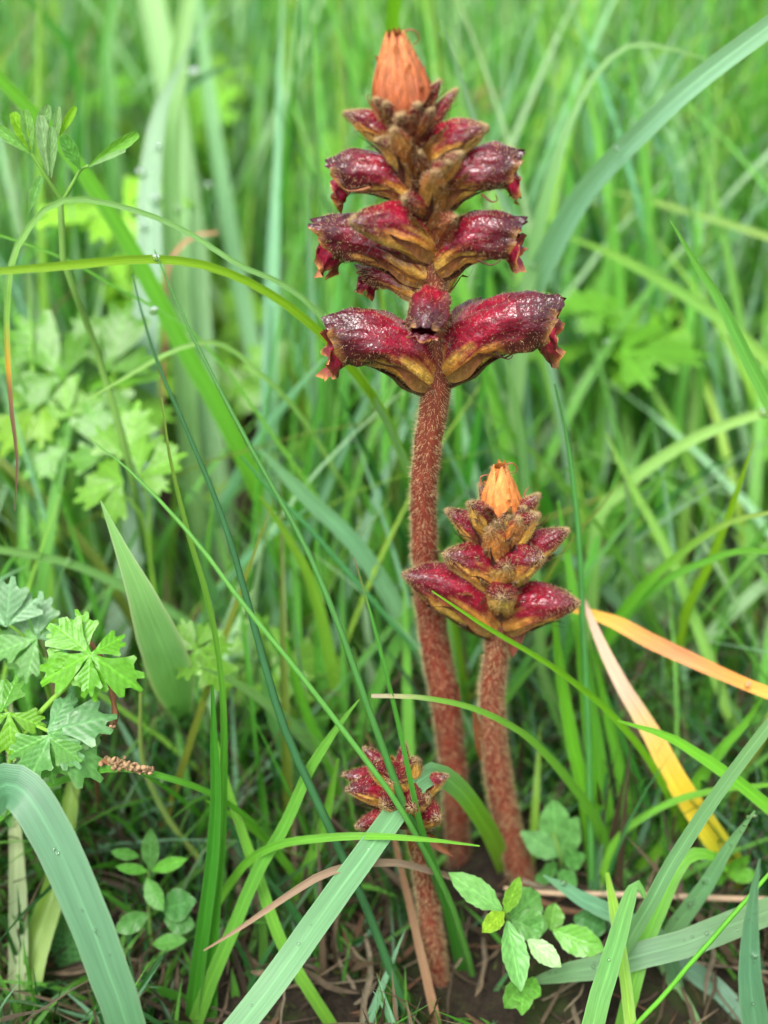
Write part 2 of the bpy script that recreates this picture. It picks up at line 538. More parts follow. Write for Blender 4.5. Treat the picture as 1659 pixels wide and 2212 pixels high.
def make_flower(plant, Y, att, tip, dy, kind='bud', fat=1.0, redness=.5, hair=260, calyx=True, bract=True, tint=None):
    A = PY(att[0], att[1], Y)
    T = PY(tip[0], tip[1], Y + dy)
    c = T - A; L = np.linalg.norm(c); e1 = c / L
    e3 = np.cross(e1, UPW)
    if np.linalg.norm(e3) < .15:
        e3 = np.array([1.0, 0, 0])
    e3 = unit(e3); e2 = np.cross(e3, e1)
    fr = (A, L, e1, e2, e3)
    seed = rng.random()
    op = kind in ('open', 'hood')
    f = fat
    D = [(a, b * f) for a, b in (OPEN_D if op else BUD_D)]
    Vv = [(a, b * f) for a, b in ((HOOD_V if kind == 'hood' else OPEN_V) if op else BUD_V)]
    Wd = [w * (f * .85 + .15) for w in (OPEN_W if op else BUD_W)]
    n, m = 24, 40
    ts = np.linspace(0, 1, n)
    th = np.linspace(0, 2 * math.pi, m, endpoint=False)
    # smooth the outlines
    sm = lambda q: spline(np.hstack([np.asarray(q), np.zeros((len(q), 1))]), 24)[:, :2]
    Dn = np.asarray(D); Vn = np.asarray(Vv)
    kk = np.linspace(0, len(D) - 1, 40)
    cr = lambda Q: np.stack([np.interp(kk, np.arange(len(Q)), Q[:, 0]), np.convolve(np.pad(np.interp(kk, np.arange(len(Q)), Q[:, 1]), 3, mode='edge'), np.ones(7) / 7, 'valid')], 1)
    D = cr(Dn); Vv = cr(Vn)
    D[-1] = Dn[-1]; Vv[-1] = Vn[-1]
    Wd = np.convolve(np.pad(np.interp(kk, np.arange(len(Wd)), Wd), 3, mode='edge'), np.ones(7) / 7, 'valid')
    W0 = np.zeros(len(Wd))
    ph = rng.random(8) * 6.28
    TT, AA = np.meshgrid(ts, th, indexing='ij')
    Ps = surf_grid(fr, D, Vv, Wd, TT, AA)
    Ax = surf_grid(fr, D, Vv, W0, TT, np.full_like(TT, math.pi / 2))
    lump = 1 + .055 * np.sin(3 * AA + 7 * TT + ph[0]) + .05 * np.sin(5 * AA - 9 * TT + ph[1]) + (.035 * np.sin(9 * AA + ph[2] + 14 * TT) + .03 * np.sin(13 * AA - 5 * TT + ph[6]) + .03 * np.sin(4 * AA + 31 * TT + ph[7])) * (TT > .1)
    lump = lump + rng.normal(0, .012, lump.shape)
    if op:
        lump[-1] *= 1.05 + .12 * np.sin(7 * th + ph[3]) + rng.normal(0, .05, m)
        lump[-2] *= 1.02 + .06 * np.sin(7 * th + ph[3])
        Ps[-1] = Ps[-1] + e1 * (L * (.02 * np.sin(8 * th + ph[4]) + rng.normal(0, .014, m)))[:, None]
    V = Ax + (Ps - Ax) * lump[..., None]
    top = np.cos(AA)
    C = corolla_color(TT, top, redness + rng.normal(0, .05, TT.shape) + .10 * np.sin(11 * AA + ph[5]) + .06 * np.sin(23 * AA + ph[2]), seed, (not op) and L < .0145)
    if op:
        kf = np.zeros_like(TT); kf[-1] = .65; kf[-2] = .2
        C = mixv(C, (.34, .17, .04), kf * (top < .8))
    if tint is not None:
        C = mixl(C, np.asarray(tint[0]), tint[1])
    C = C * (.8 + .4 * rng.random(TT.shape))[..., None]
    At = np.stack([top, TT, np.full_like(TT, seed)], -1)
    mbk = MB()
    mbk.add(V.reshape(-1, 3), gf(n, m, True), C.reshape(-1, 3), At.reshape(-1, 3))
    if op:                                       # dark throat
        tq = np.array([1.0, .88, .7, .5])
        TQ, AQ = np.meshgrid(tq, th, indexing='ij')
        IP = surf_grid(fr, D, Vv, Wd, TQ, AQ); IA = surf_grid(fr, D, Vv, W0, TQ, np.full_like(TQ, math.pi / 2))
        IP[0] = V[-1]
        IV = IA + (IP - IA) * np.array([.97, .86, .8, .5])[:, None, None]
        mbk.add(IV.reshape(-1, 3), gf(4, m, True)[:, ::-1], RED * .8, (0, 0, seed))
    fl = mbk.build('flower' if op else 'bud', M_COROLLA, plant)
    if op:                                       # frilled three-lobed lower lip along the lower rim
        ml = MB()
        js = [j for j in range(m) if abs(th[j] - math.pi) < (1.75 if kind == 'open' else 1.2)]
        rows = 7
        G = np.zeros((rows, len(js), 3)); GC = np.zeros((rows, len(js), 3)); GA = np.zeros((rows, len(js), 3))
        for r in range(rows):
            g_ = r / (rows - 1)
            for q, j in enumerate(js):
                x = (th[j] - math.pi) / 1.75
                lobe = .35 + .65 * abs(math.cos(x * math.pi * 1.5)) ** .6
                ln = L * (.20 if kind == 'open' else .10) * lobe * (1 - .35 * x * x)
                outd = e1 * (.30 - .15 * g_) - e2 * (.55 + .45 * g_) * (1 - .5 * abs(x)) + e3 * math.sin(th[j]) * .75
                rag = rng.normal(0, .13) if r == rows - 1 else 0
                G[r, q] = V[-1, j] + outd * ln * (g_ + rag) + (e1 + e2 * .3) * L * .022 * g_ * math.sin(j * 2.1 + r * .9 + ph[3])
                GC[r, q] = mixl(RED * (1.0 + .5 * rng.random()), (.40, .19, .05), min(1, max(0, g_ - .78) * 3.5)) * (.75 + .5 * rng.random())
                GA[r, q] = (x, g_, seed)
        ml.add(G.reshape(-1, 3), gf(rows, len(js)), GC.reshape(-1, 3), GA.reshape(-1, 3))
        ml.build('lower_lip', M_COROLLA, fl)
    if calyx:
        mc = MB()
        for sg in (-1, 1):
            pts = [surf_grid(fr, D, Vv, Wd * 1.14 + .008, t, sg * (2.15 - .25 * t)) for t in (0, .12, .26, .4, .5)]
            tipd = e1 * .14 - e2 * .03 + e3 * .05 * sg
            pts += [pts[-1] + L * (tipd + e2 * rng.normal(0, .03)), pts[-1] + L * (tipd * 1.9 + e2 * rng.normal(.0, .06))]
            pp = spline(pts, 13)
            w = L * .15 * np.interp(np.linspace(0, 1, 14), [0, .25, .5, .7, 1], [.55, 1, .55, .18, .05])
            nrm = unit(-e2 * .6 + e3 * sg)
            ribbon(mc, pp, w, np.cross(nrm, e1), .18, None, 3, colfn=ramp([(0, (.34, .2, .05)), (.4, (.22, .085, .03)), (.7, (.09, .025, .018)), (1, (.04, .018, .012))]) if L > .0145 else ramp([(0, (.30, .10, .028)), (.4, (.24, .045, .02)), (.7, (.09, .025, .018)), (1, (.04, .018, .012))]))
        mc.build('calyx', M_BRACT, fl)
    if bract:
        mr = MB()
        VX = Vv - np.array([0, .035])
        tm = .62 if op else .5
        pts = [A - UPW * L * .15 - e1 * L * .03] + [surf_grid(fr, D, VX, W0, t, math.pi) for t in (.12, .28, .42, tm)]
        dl = (pts[-1] - pts[-2]) * .8
        pts += [pts[-1] + dl - UPW * L * .02, pts[-1] + dl * 1.7 + UPW * L * rng.normal(-.04, .05)]
        pp = spline(pts, 14)
        w = L * .19 * np.interp(np.linspace(0, 1, 15), [0, .25, .5, .7, .85, 1], [.9, 1, .6, .22, .10, .04])
        ribbon(mr, pp, w, e3, -.3, None, 5, colfn=ramp([(0, (.16, .06, .025)), (.45, (.10, .03, .02)), (.8, (.03, .012, .01)), (1, (.02, .01, .01))]) if L > .0145 else ramp([(0, (.24, .06, .02)), (.45, (.19, .028, .018)), (.8, (.03, .012, .01)), (1, (.02, .01, .01))]))
        mr.build('bract', M_BRACT, fl)
    if hair:
        hair = int(hair * 3.0)
        ht = rng.random(hair) ** .8 * .97 + .015; ha = rng.random(hair) * 6.283
        fi = ht * (n - 1); i0 = np.minimum(fi.astype(int), n - 2); fj = ha / 6.28319 * m; j0 = fj.astype(int) % m; j1 = (j0 + 1) % m
        wi = (fi - i0)[:, None]; wj = (fj - fj.astype(int))[:, None]
        R = (V[i0, j0] * (1 - wj) + V[i0, j1] * wj) * (1 - wi) + (V[i0 + 1, j0] * (1 - wj) + V[i0 + 1, j1] * wj) * wi
        ax_ = surf_grid(fr, D, Vv, W0, ht, np.full(hair, math.pi / 2))
        Dr = R - ax_; Dr /= np.maximum(1e-9, np.linalg.norm(Dr, axis=1))[:, None]
        Dr = Dr + e1 * .25 + rng.normal(0, .38, (hair, 3)); Dr /= np.linalg.norm(Dr, axis=1)[:, None]
        R = R - Dr * .00004
        Ls = (.0004 + .0007 * rng.random(hair)) * np.where(ht < .35, 1.7, 1.0)
        mh = MB()
        cols = HAIRC * (.6 + .6 * rng.random((hair, 1)))
        hairs(mh, np.array(R), np.array(Dr), np.array(Ls), .000042, cols)
        h = mh.build('hair', M_HAIR, fl)
        h['kind'] = 'stuff'
    return fl


def make_stem(plant, Y, pts, widths, n=40, hair=3200, tilt=0.0):
    base = [PY(x, y, Y + tilt * k) for k, (x, y) in enumerate(pts)]
    w3 = [w * K * proj(b)[2] / 2 for w, b in zip(widths, base)]
    q = spline(np.hstack([np.array(base), np.array(w3)[:, None]]), n)
    path, rad = q[:, :3], q[:, 3]
    path = path + rng.normal(0, .00012, path.shape)
    ms = MB()
    colfn = ramp([(0, (.07, .016, .014)), (.12, (.15, .024, .014)), (.5, (.14, .023, .013)), (.8, (.13, .028, .013)), (1, (.15, .055, .02))])
    s, N = tube(ms, path, rad, None, 18, colfn, 1.0, .035)
    st = ms.build('stem', M_STALK, plant)
    k = rng.integers(0, n, hair); f = rng.random(hair)[:, None]
    a = rng.random(hair) * 6.283
    rad_d = s[k] * np.cos(a)[:, None] + N[k] * np.sin(a)[:, None]
    root = path[k] * (1 - f) + path[k + 1] * f + rad_d * (rad[k] * .98)[:, None]
    d = rad_d + np.array([0, 0, -.25]) + rng.normal(0, .28, (hair, 3))
    d /= np.linalg.norm(d, axis=1)[:, None]
    mh = MB()
    hairs(mh, root, d, np.clip(.0006 + .0014 * rng.random(hair), 0, .0019), .000046, HAIRC * np.array([1.05, 1.12, 1.25]) * (.75 + .5 * rng.random((hair, 1))))
    h = mh.build('hair', M_HAIR, st)
    h['kind'] = 'stuff'
    return st, path, rad


def make_tip(plant, Y, top, bot, wpx, curl=True, nb=16, cols=((.46, .16, .05), (.31, .075, .024), (.13, .015, .011))):
    """closed top of the spike: narrow ribbed bracts overlapping round a core"""
    B = PY(bot[0], bot[1], Y); T = PY(top[0], top[1], Y)
    ax = T - B; H = np.linalg.norm(ax); e = ax / H
    R = wpx * K * proj(B)[2] / 2
    prof = lambda t: R * np.interp(t, [-.3, 0, .2, .4, .6, .8, .93, 1, 1.1], [.7, .86, 1, .93, .76, .54, .40, .33, .3])
    mc = MB()
    tt = np.linspace(0, .97, 14)
    tube(mc, B + ax * tt[:, None], prof(tt) * .84, cols[1], 14, ramp([(0, np.array(cols[2]) * .6), (.45, np.array(cols[2])), (1, np.array(cols[1]) * .8)]), 1, .06)
    core = mc.build('spike_tip', M_BRACT, plant)
    sx = unit(np.cross(e, (0, -1, 0))); sy = np.cross(sx, e)
    nb = int(nb * 2)
    for k in range(nb):
        lvl = k / nb
        a = k * 2.399 + .4
        t0 = -.22 + .5 * lvl; t1 = min(1.03, t0 + .55 + .2 * rng.random() + .2 * lvl)
        ts = np.linspace(t0, t1, 12)
        aa = a + np.linspace(0, .35, 12) * rng.normal(0, 1)
        rd = sx * np.cos(aa)[:, None] + sy * np.sin(aa)[:, None]
        pp = B + ax * ts[:, None] + rd * (prof(ts) * (.93 + .17 * (1 - lvl) + .05 * rng.random()))[:, None]
        if k % 4 == 0 and t1 < .99:
            pp[-2:] += rd[-2:] * R * np.array([[.08], [.22]])
        w = R * (.62 + .2 * rng.random()) * np.interp(np.linspace(0, 1, 12), [0, .25, .6, .85, 1], [.8, 1, .8, .5, .1])
        q = MB()
        j = .7 + .6 * rng.random()
        cA = np.asarray(mixl(cols[2], cols[1], min(1, lvl * 1.5))) * j; cB = np.asarray(mixl(cols[1], cols[0], lvl)) * j
        ribbon(q, pp, w, np.cross(rd, e), -.35, None, 5, colfn=ramp([(0, cA), (.5, mixl(cA, cB, .6)), (1, cB)]))
        q.build('bract', M_BRACT, core)
    if curl:
        q = MB()
        d0 = T + e * 0
        pts = [d0 - e * H * .1, d0 + sx * R * .45 + e * H * .01, d0 + sx * R * .78 - e * H * .03, d0 + sx * R * .85 - e * H * .12, d0 + sx * R * .6 - e * H * .17]
        tube(q, spline(pts, 14), np.linspace(.00028, .00010, 15), (.20, .07, .03), 5)
        q.build('withered_thread', M_BRACT, core)
    nh = 900
    R_, D_, L_ = [], [], []
    for _ in range(nh):
        t = rng.random() * .97; a = rng.random() * 6.283
        rd = sx * math.cos(a) + sy * math.sin(a)
        R_.append(B + ax * t + rd * prof(t) * .96); D_.append(unit(rd + e * .4 + rng.normal(0, .4, 3))); L_.append(.0006 + .0007 * rng.random())
    mh = MB()
    hairs(mh, np.array(R_), np.array(D_), np.array(L_), .000042, HAIRC * (.7 + .5 * rng.random((nh, 1))))
    h = mh.build('hair', M_HAIR, core); h['kind'] = 'stuff'
    return core


def thread(plant, Y, pts, r=.00022, col=(.05, .02, .015), dy=0.0):
    q = MB()
    pp = [PY(x, y, Y + dy) for x, y in pts]
    tube(q, spline(pts=pp, n=12), np.linspace(r, r * .35, 13), col, 5)
    q.build('withered_thread', M_BRACT, plant)


def scale_leaf(plant, Y, base, tip, wpx, dy, col=((.15, .045, .018), (.09, .025, .015))):
    A = PY(base[0], base[1], Y + dy * .4); T = PY(tip[0], tip[1], Y + dy)
    mid = (A + T) / 2 + np.array([0, -.0006, 0])
    pp = spline([A, mid, T], 10)
    w = wpx * K * .34 * np.interp(np.linspace(0, 1, 11), [0, .3, .7, 1], [.8, 1, .6, .08])
    q = MB()
    ribbon(q, pp, w, np.cross(T - A, (0, -1, .2)), -.3, None, 5, colfn=ramp([(0, col[0]), (1, col[1])]))
    q.build('scale_leaf', M_BRACT, plant)


def axis_bracts(plant, Y, y0, y1, xf, wide, count, cols):
    """narrow upright hairy bracts between the buds"""
    for k in range(count):
        py = y0 + (y1 - y0) * (k + .5) / count
        side = (k * .618) % 1.0 * 2 - 1
        bx = xf(py) + side * wide * .30
        dy = -.0045 * (1 - .6 * abs(side))
        A = PY(bx, py, Y + dy)
        ln = .0085 + .004 * rng.random()
        up = unit(np.array([side * .45 + rng.normal(0, .1), -.35 - .2 * rng.random(), .85]))
        out = np.array([side * .3, -.5, 0])
        pp = spline([A, A + up * ln * .4 + out * ln * .06, A + up * ln * .75 + out * ln * .2, A + up * ln + out * ln * rng.normal(.38, .12)], 10)
        w = ln * .24 * np.interp(np.linspace(0, 1, 11), [0, .3, .6, .85, 1], [.8, 1, .7, .3, .06])
        q = MB()
        c = np.asarray(cols[k % len(cols)]) * (.8 + .5 * rng.random())
        ribbon(q, pp, w, np.cross(up, out), -.4, None, 5, colfn=ramp([(0, c), (.6, c * .8), (1, c * .35)]))
        o = q.build('bract', M_BRACT, plant)
        nh = 70
        ii = rng.integers(0, 10, nh)
        R = pp[ii] + rng.normal(0, 1, (nh, 1)) * w[ii][:, None] * .3 * unit(np.cross(up, out))
        Dd = -np.cross(unit(np.cross(up, out)), up) * 0 + unit(out) + rng.normal(0, .5, (nh, 3)); Dd /= np.linalg.norm(Dd, axis=1)[:, None]
        mh = MB()
        hairs(mh, R, Dd, .0006 + .0008 * rng.random(nh), .00004, HAIRC * (.7 + .5 * rng.random((nh, 1))))
        h = mh.build('hair', M_HAIR, o); h['kind'] = 'stuff'


# ---- tall plant
Y1 = .290
b1 = PY(990, 1862, Y1); b1[2] = ground_z(b1[0], b1[1])
p1 = empty('broomrape', b1)
tag(p1, 'tallest broomrape with long bare hairy stem and many wine-red flowers', 'broomrape', 'broomrapes growing together')
make_stem(p1, Y1, [(993, 1905), (988, 1800), (978, 1650), (962, 1520), (941, 1400), (924, 1280), (915, 1150), (916, 1040), (928, 930), (940, 840), (940, 720), (934, 560), (918, 420), (890, 300), (868, 230)],
          [52, 52, 56, 62, 62, 60, 56, 58, 60, 64, 58, 54, 52, 46, 40], 60, 10500)
M1 = .001
F1 = [  # attach, tip, depth offset, kind, fat, redness
    ((958, 800), (1211, 652), -3 * M1, 'open', 1.0, .55), ((932, 822), (705, 695), -4 * M1, 'open', 1.02, .55),
    ((938, 672), (914, 704), -17 * M1, 'hood', 1.3, .66), ((938, 578), (1126, 482), -4 * M1, 'open', 1.15, .56),
    ((925, 598), (681, 482), 4 * M1, 'open', .9, .58), ((934, 548), (752, 478), -10 * M1, 'bud', 1.0, .50),
    ((930, 440), (1124, 333), -2 * M1, 'open', 1.02, .52), ((918, 372), (1055, 274), -6 * M1, 'bud', 1.05, .52),
    ((915, 432), (710, 352), 1 * M1, 'open', .98, .50), ((880, 345), (742, 243), -2 * M1, 'bud', .88, .46),
    ((882, 392), (850, 278), -11 * M1, 'bud', .72, .26), ((925, 470), (938, 372), -13 * M1, 'bud', .74, .22),
    ((900, 300), (953, 172), -2 * M1, 'bud', .62, .48), ((915, 310), (988, 192), 2 * M1, 'bud', .55, .52),
    ((892, 320), (935, 235), -8 * M1, 'bud', .62, .36), ((875, 310), (808, 212), -6 * M1, 'bud', .6, .42),
    ((905, 640), (775, 574), 9 * M1, 'open', .8, .55), ((945, 790), (1035, 648), 12 * M1, 'open', .8, .55),
    ((925, 520), (880, 470), 14 * M1, 'bud', 1.0, .5), ((930, 480), (1010, 400), 11 * M1, 'bud', .9, .5),
    ((905, 400), (905, 330), -9 * M1, 'bud', .7, .40), ((912, 420), (972, 350), -10 * M1, 'bud', .6, .38),
    ((935, 470), (870, 430), -10 * M1, 'bud', .9, .36), ((938, 520), (985, 470), -9 * M1, 'bud', .9, .25),
    ((940, 640), (1000, 560), 13 * M1, 'bud', .9, .45),
    ((866, 300), (830, 222), -7 * M1, 'bud', .75, .50), ((885, 300), (906, 224), -8 * M1, 'bud', .7, .46), ((900, 310), (930, 216), -5 * M1, 'bud', .7, .52), ((872, 312), (864, 250), -10 * M1, 'bud', .75, .44),
    ((905, 400), (812, 300), -7 * M1, 'bud', .8, .44), ((920, 440), (1000, 330), -9 * M1, 'bud', .75, .42), ((890, 330), (860, 250), 9 * M1, 'bud', .8, .45),
]
for att, tip, dy, kd, fat, red in F1:
    small = abs(att[0] - tip[0]) + abs(att[1] - tip[1]) < 190
    make_flower(p1, Y1, att, tip, dy, kd, fat, red, 200 if small else 420, True, True,
                ((.24, .045, .02), .5) if red < .3 else None)
make_tip(p1, Y1, (853, 70), (874, 250), 116, True, 18)
axis_bracts(p1, Y1, 560, 275, lambda y: 872 + (y - 240) * .24, 118, 20, [(.26, .09, .025), (.20, .04, .02), (.34, .15, .03), (.14, .03, .018)])
axis_bracts(p1, Y1, 760, 690, lambda y: 938, 40, 2, [(.12, .04, .02)])
thread(p1, Y1, [(1045, 745), (1070, 762), (1085, 772), (1100, 776), (1108, 768)], .0003, dy=-.006)
thread(p1, Y1, [(1030, 560), (1055, 572), (1070, 570), (1082, 562)], .0003, (.09, .03, .02), dy=-.006)
thread(p1, Y1, [(800, 405), (770, 412), (745, 410), (728, 390)], .0003, (.22, .08, .03), dy=-.006)
thread(p1, Y1, [(820, 262), (800, 225), (792, 208), (800, 205)], .0003, (.22, .08, .03), dy=-.008)
thread(p1, Y1, [(1040, 420), (1062, 436), (1074, 432), (1070, 420)], .0003, (.14, .05, .03), dy=-.005)
scale_leaf(p1, Y1, (975, 1560), (990, 1475), 30, -.003)
scale_leaf(p1, Y1, (948, 1480), (925, 1400), 30, -.002)

# ---- middle plant
Y2 = .281
b2 = PY(1132, 1905, Y2); b2[2] = ground_z(b2[0], b2[1])
p2 = empty('broomrape', b2)
tag(p2, 'middle-height broomrape with one orange-tipped flower cluster beside the tall stem', 'broomrape', 'broomrapes growing together')
make_stem(p2, Y2, [(1140, 1945), (1120, 1870), (1098, 1790), (1078, 1690), (1066, 1590), (1064, 1490), (1072, 1400), (1080, 1320), (1082, 1220), (1080, 1120)],
          [56, 58, 58, 58, 56, 54, 52, 50, 44, 34], 46, 8500)
F2 = [((1072, 1352), (868, 1240), -5 * M1, 'bud', .92, .60), ((1085, 1352), (1254, 1302), -5 * M1, 'bud', 1.12, .58),
      ((1082, 1318), (1084, 1292), -14 * M1, 'bud', 1.0, .34), ((1070, 1275), (957, 1198), -8 * M1, 'bud', 1.0, .46),
      ((1100, 1255), (1231, 1143), 0 * M1, 'bud', .85, .50), ((1085, 1265), (1175, 1205), -11 * M1, 'bud', 1.05, .46),
      ((1065, 1210), (962, 1100), -2 * M1, 'bud', .72, .50), ((1068, 1190), (1012, 1085), -7 * M1, 'bud', .72, .42),
      ((1092, 1200), (1166, 1066), -2 * M1, 'bud', .70, .46), ((1078, 1240), (1060, 1140), -10 * M1, 'bud', .75, .26),
      ((1085, 1220), (1122, 1120), -9 * M1, 'bud', .75, .30), ((1090, 1215), (1165, 1110), -7 * M1, 'bud', .75, .36),
      ((1072, 1180), (1036, 1042), 2 * M1, 'bud', .62, .44), ((1080, 1250), (1010, 1160), 11 * M1, 'bud', .9, .45),
      ((1085, 1260), (1160, 1180), 12 * M1, 'bud', .9, .45), ((1080, 1340), (1020, 1290), 11 * M1, 'bud', .9, .5),
      ((1085, 1345), (1150, 1280), 12 * M1, 'bud', .9, .5), ((1082, 1280), (1095, 1225), -12 * M1, 'bud', .8, .36),
      ((1070, 1175), (1046, 1098), -6 * M1, 'bud', .75, .46), ((1084, 1178), (1100, 1114), -8 * M1, 'bud', .75, .40), ((1092, 1185), (1136, 1094), -4 * M1, 'bud', .75, .48), ((1076, 1190), (1074, 1130), -9 * M1, 'bud', .75, .42)]
F2 = [(a_, t_, d_, k_, f_ * 1.1, r_ + .03) for a_, t_, d_, k_, f_, r_ in F2]
for att, tip, dy, kd, fat, red in F2:
    small = abs(att[0] - tip[0]) + abs(att[1] - tip[1]) < 170
    make_flower(p2, Y2, att, tip, dy, kd, fat, red, 260 if small else 420, True, True,
                ((.30, .06, .022), .5) if red < .36 else None)
make_tip(p2, Y2, (1080, 1003), (1082, 1130), 84, True, 16, ((.58, .22, .06), (.50, .16, .035), (.22, .03, .016)))
axis_bracts(p2, Y2, 1310, 1120, lambda y: 1082, 110, 16, [(.34, .13, .03), (.24, .05, .02), (.42, .2, .04), (.18, .03, .018)])
thread(p2, Y2, [(1040, 1048), (1038, 1032), (1048, 1026), (1058, 1028)], .00025, (.3, .1, .05))
thread(p2, Y2, [(1132, 1072), (1136, 1060), (1143, 1052)], .00025, (.3, .1, .05))
scale_leaf(p2, Y2, (1120, 1330), (1105, 1420), 44, -.004, ((.13, .04, .018), (.10, .025, .015)))
scale_leaf(p2, Y2, (1048, 1640), (1022, 1530), 30, -.002, ((.20, .07, .025), (.16, .05, .02)))

# ---- short plant
Y3 = .250
b3 = PY(945, 2100, Y3); b3[2] = ground_z(b3[0], b3[1])
p3 = empty('broomrape', b3)
tag(p3, 'shortest broomrape, a knobbly red and orange bud cluster low in the grass', 'broomrape', 'broomrapes growing together')
make_stem(p3, Y3, [(950, 2150), (942, 2080), (930, 2000), (920, 1920), (910, 1840), (892, 1770), (862, 1700)],
          [50, 48, 48, 46, 46, 46, 40], 30, 4600)
F3 = [((872, 1725), (738, 1673), -3 * M1, .85, .40), ((875, 1740), (747, 1705), -9 * M1, .95, .40), ((885, 1770), (767, 1787), -8 * M1, .9, .46),
      ((860, 1715), (784, 1614), 2 * M1, .75, .40), ((868, 1710), (875, 1602), 3 * M1, .7, .46), ((888, 1745), (969, 1674), -3 * M1, .8, .42),
      ((895, 1785), (950, 1768), -12 * M1, 1.0, .5), ((880, 1760), (830, 1740), -14 * M1, 1.0, .40), ((870, 1730), (795, 1655), -8 * M1, .8, .36),
      ((880, 1730), (900, 1640), -6 * M1, .75, .40), ((885, 1760), (890, 1745), -15 * M1, 1.0, .42), ((875, 1745), (815, 1790), -12 * M1, .9, .46),
      ((880, 1750), (940, 1720), 10 * M1, .8, .45), ((875, 1740), (800, 1690), 12 * M1, .8, .45), ((868, 1735), (845, 1690), -13 * M1, .9, .22),
      ((885, 1770), (925, 1725), -10 * M1, .8, .36)]
for att, tip, dy, fat, red in F3:
    make_flower(p3, Y3, att, tip, dy, 'bud', fat, red, 170, False, True, None)
make_tip(p3, Y3, (838, 1640), (868, 1735), 74, False, 12, ((.60, .28, .04), (.5, .2, .035), (.3, .06, .02)))
scale_leaf(p3, Y3, (920, 1800), (980, 1850), 24, -.004, ((.2, .07, .025), (.18, .06, .025)))
scale_leaf(p3, Y3, (905, 1850), (880, 1800), 26, -.003, ((.25, .09, .025), (.2, .07, .025)))

# ------------------------------------------------------------------ hero grass blades
SAMPLES = []          # (px, py, depth, name) of every blade built from the survey, for seating water drops


def blade(name, label, pts, w, col, d0=None, d1=None, cat='grass blade', roll=0.0, fold=.22, n=26, nc=5, mat=None, round_=False, colfn=None, ds=None, group=None, taper=(.75, 1, .9, .05), wave=0.0):
    """pts: survey points root -> tip.  d0/d1: distance at root and tip (d0 None = standing on the ground)."""
    pts = np.asarray(pts, float)
    seg = np.concatenate([[0], np.cumsum(np.linalg.norm(np.diff(pts, axis=0), axis=1))]); seg /= seg[-1]
    if ds is None:
        a = gdepth(*pts[0]) * 1.005 if d0 is None else d0
        ds = a + (d1 - a) * seg
    ds = np.asarray(ds, float)
    P3 = np.array([P(x, y, d) for (x, y), d in zip(pts, ds)])
    q = spline(P3, n)
    q = q + np.cumsum(rng.normal(0, .00004, q.shape), axis=0)
    dd = (q - CAM) @ FWD
    t = np.linspace(0, 1, n + 1)
    if np.ndim(w) == 0:
        wp = w * np.interp(t, [0, .3, .62, 1], taper)
        wp = wp * np.clip((1 - t) * 9, .12, 1)
    else:
        wp = np.interp(t, np.linspace(0, 1, len(w)), w)
    wm = wp * K * dd
    c = col
    if colfn is None:
        base = np.asarray(col)
        j = 1 + rng.normal(0, .05)
        colfn = ramp([(0, base * j * np.array([1.15, 1.0, .9])), (.5, base * j), (1, base * j * np.array([1.12, 1.03, .9]))])
    # carry the blade on past the surveyed stretch: down to its root in the soil, out to a real tip
    nq = n; ne = 0
    gz = float(ground_z(q[0][0], q[0][1])); up_ = q[0][2] - gz
    if up_ > .005:
        o_ = (q[0] - q[2]); o_[2] = min(o_[2], 0); o_ = unit(o_)
        hz = unit(np.array([o_[0], o_[1] + .15, 0]))
        m1 = q[0] + o_ * up_ * .35
        e_ = m1 + hz * up_ * .35; e_[2] = float(ground_z(e_[0], e_[1])) - .003
        m1[2] = max(m1[2], gz + up_ * .45)
        ext = spline([e_, m1 * .55 + e_ * .45 + hz * up_ * .05, m1, q[0]], 8)[:-1]
        ne = len(ext)
        q = np.vstack([ext, q]); wm = np.concatenate([np.linspace(.75, 1, ne) * wm[0], wm])
    nt_ = 0
    if wm[-1] > .0011:
        tg = unit(q[-1] - q[-3]); L_ = max(.035, 14 * wm[-1])
        k_ = np.linspace(.12, 1, 9)[:, None]
        tipx = q[-1] + tg * L_ * k_ - UPW * L_ * .28 * k_ ** 2
        tipx[:, 2] = np.maximum(tipx[:, 2], .002)
        q = np.vstack([q, tipx]); wm = np.concatenate([wm, wm[-1] * (1 - k_[:, 0] ** 1.5 * .97)]); nt_ = 9
    N_ = len(q); cf0 = colfn
    colfn = lambda t_: cf0(float(np.clip((t_ * (N_ - 1) - ne) / nq, 0, 1)))
    n = N_ - 1
    m_ = MB()
    if round_:
        tube(m_, q, wm / 2, None, 8, colfn)
        mat = mat or M_STEMG
    else:
        view = q - CAM
        T = tangents(q)
        side = np.cross(T, view); side /= np.maximum(1e-9, np.linalg.norm(side, axis=1))[:, None]
        rl = np.radians(roll if np.ndim(roll) else roll) + np.zeros(n + 1)
        Nn = np.cross(T, side)
        side = side * np.cos(rl)[:, None] + Nn * np.sin(rl)[:, None]
        ribbon(m_, q, wm, side, fold, None, nc, colfn=colfn, wave=wave)
        mat = mat or M_GRASS
    o = m_.build(name, mat, origin=q[0])
    tag(o, label, cat, group)
    for p in q[ne:ne + nq + 1]:
        x, y, d = proj(p)
        SAMPLES.append((x, y, d))
    return o


GB = 'grass_blade'
def B(label, pts, w, col, d0=None, d1=.33, **k):
    return blade(k.pop('name', GB), label, pts, w, col, d0, d1, **k)


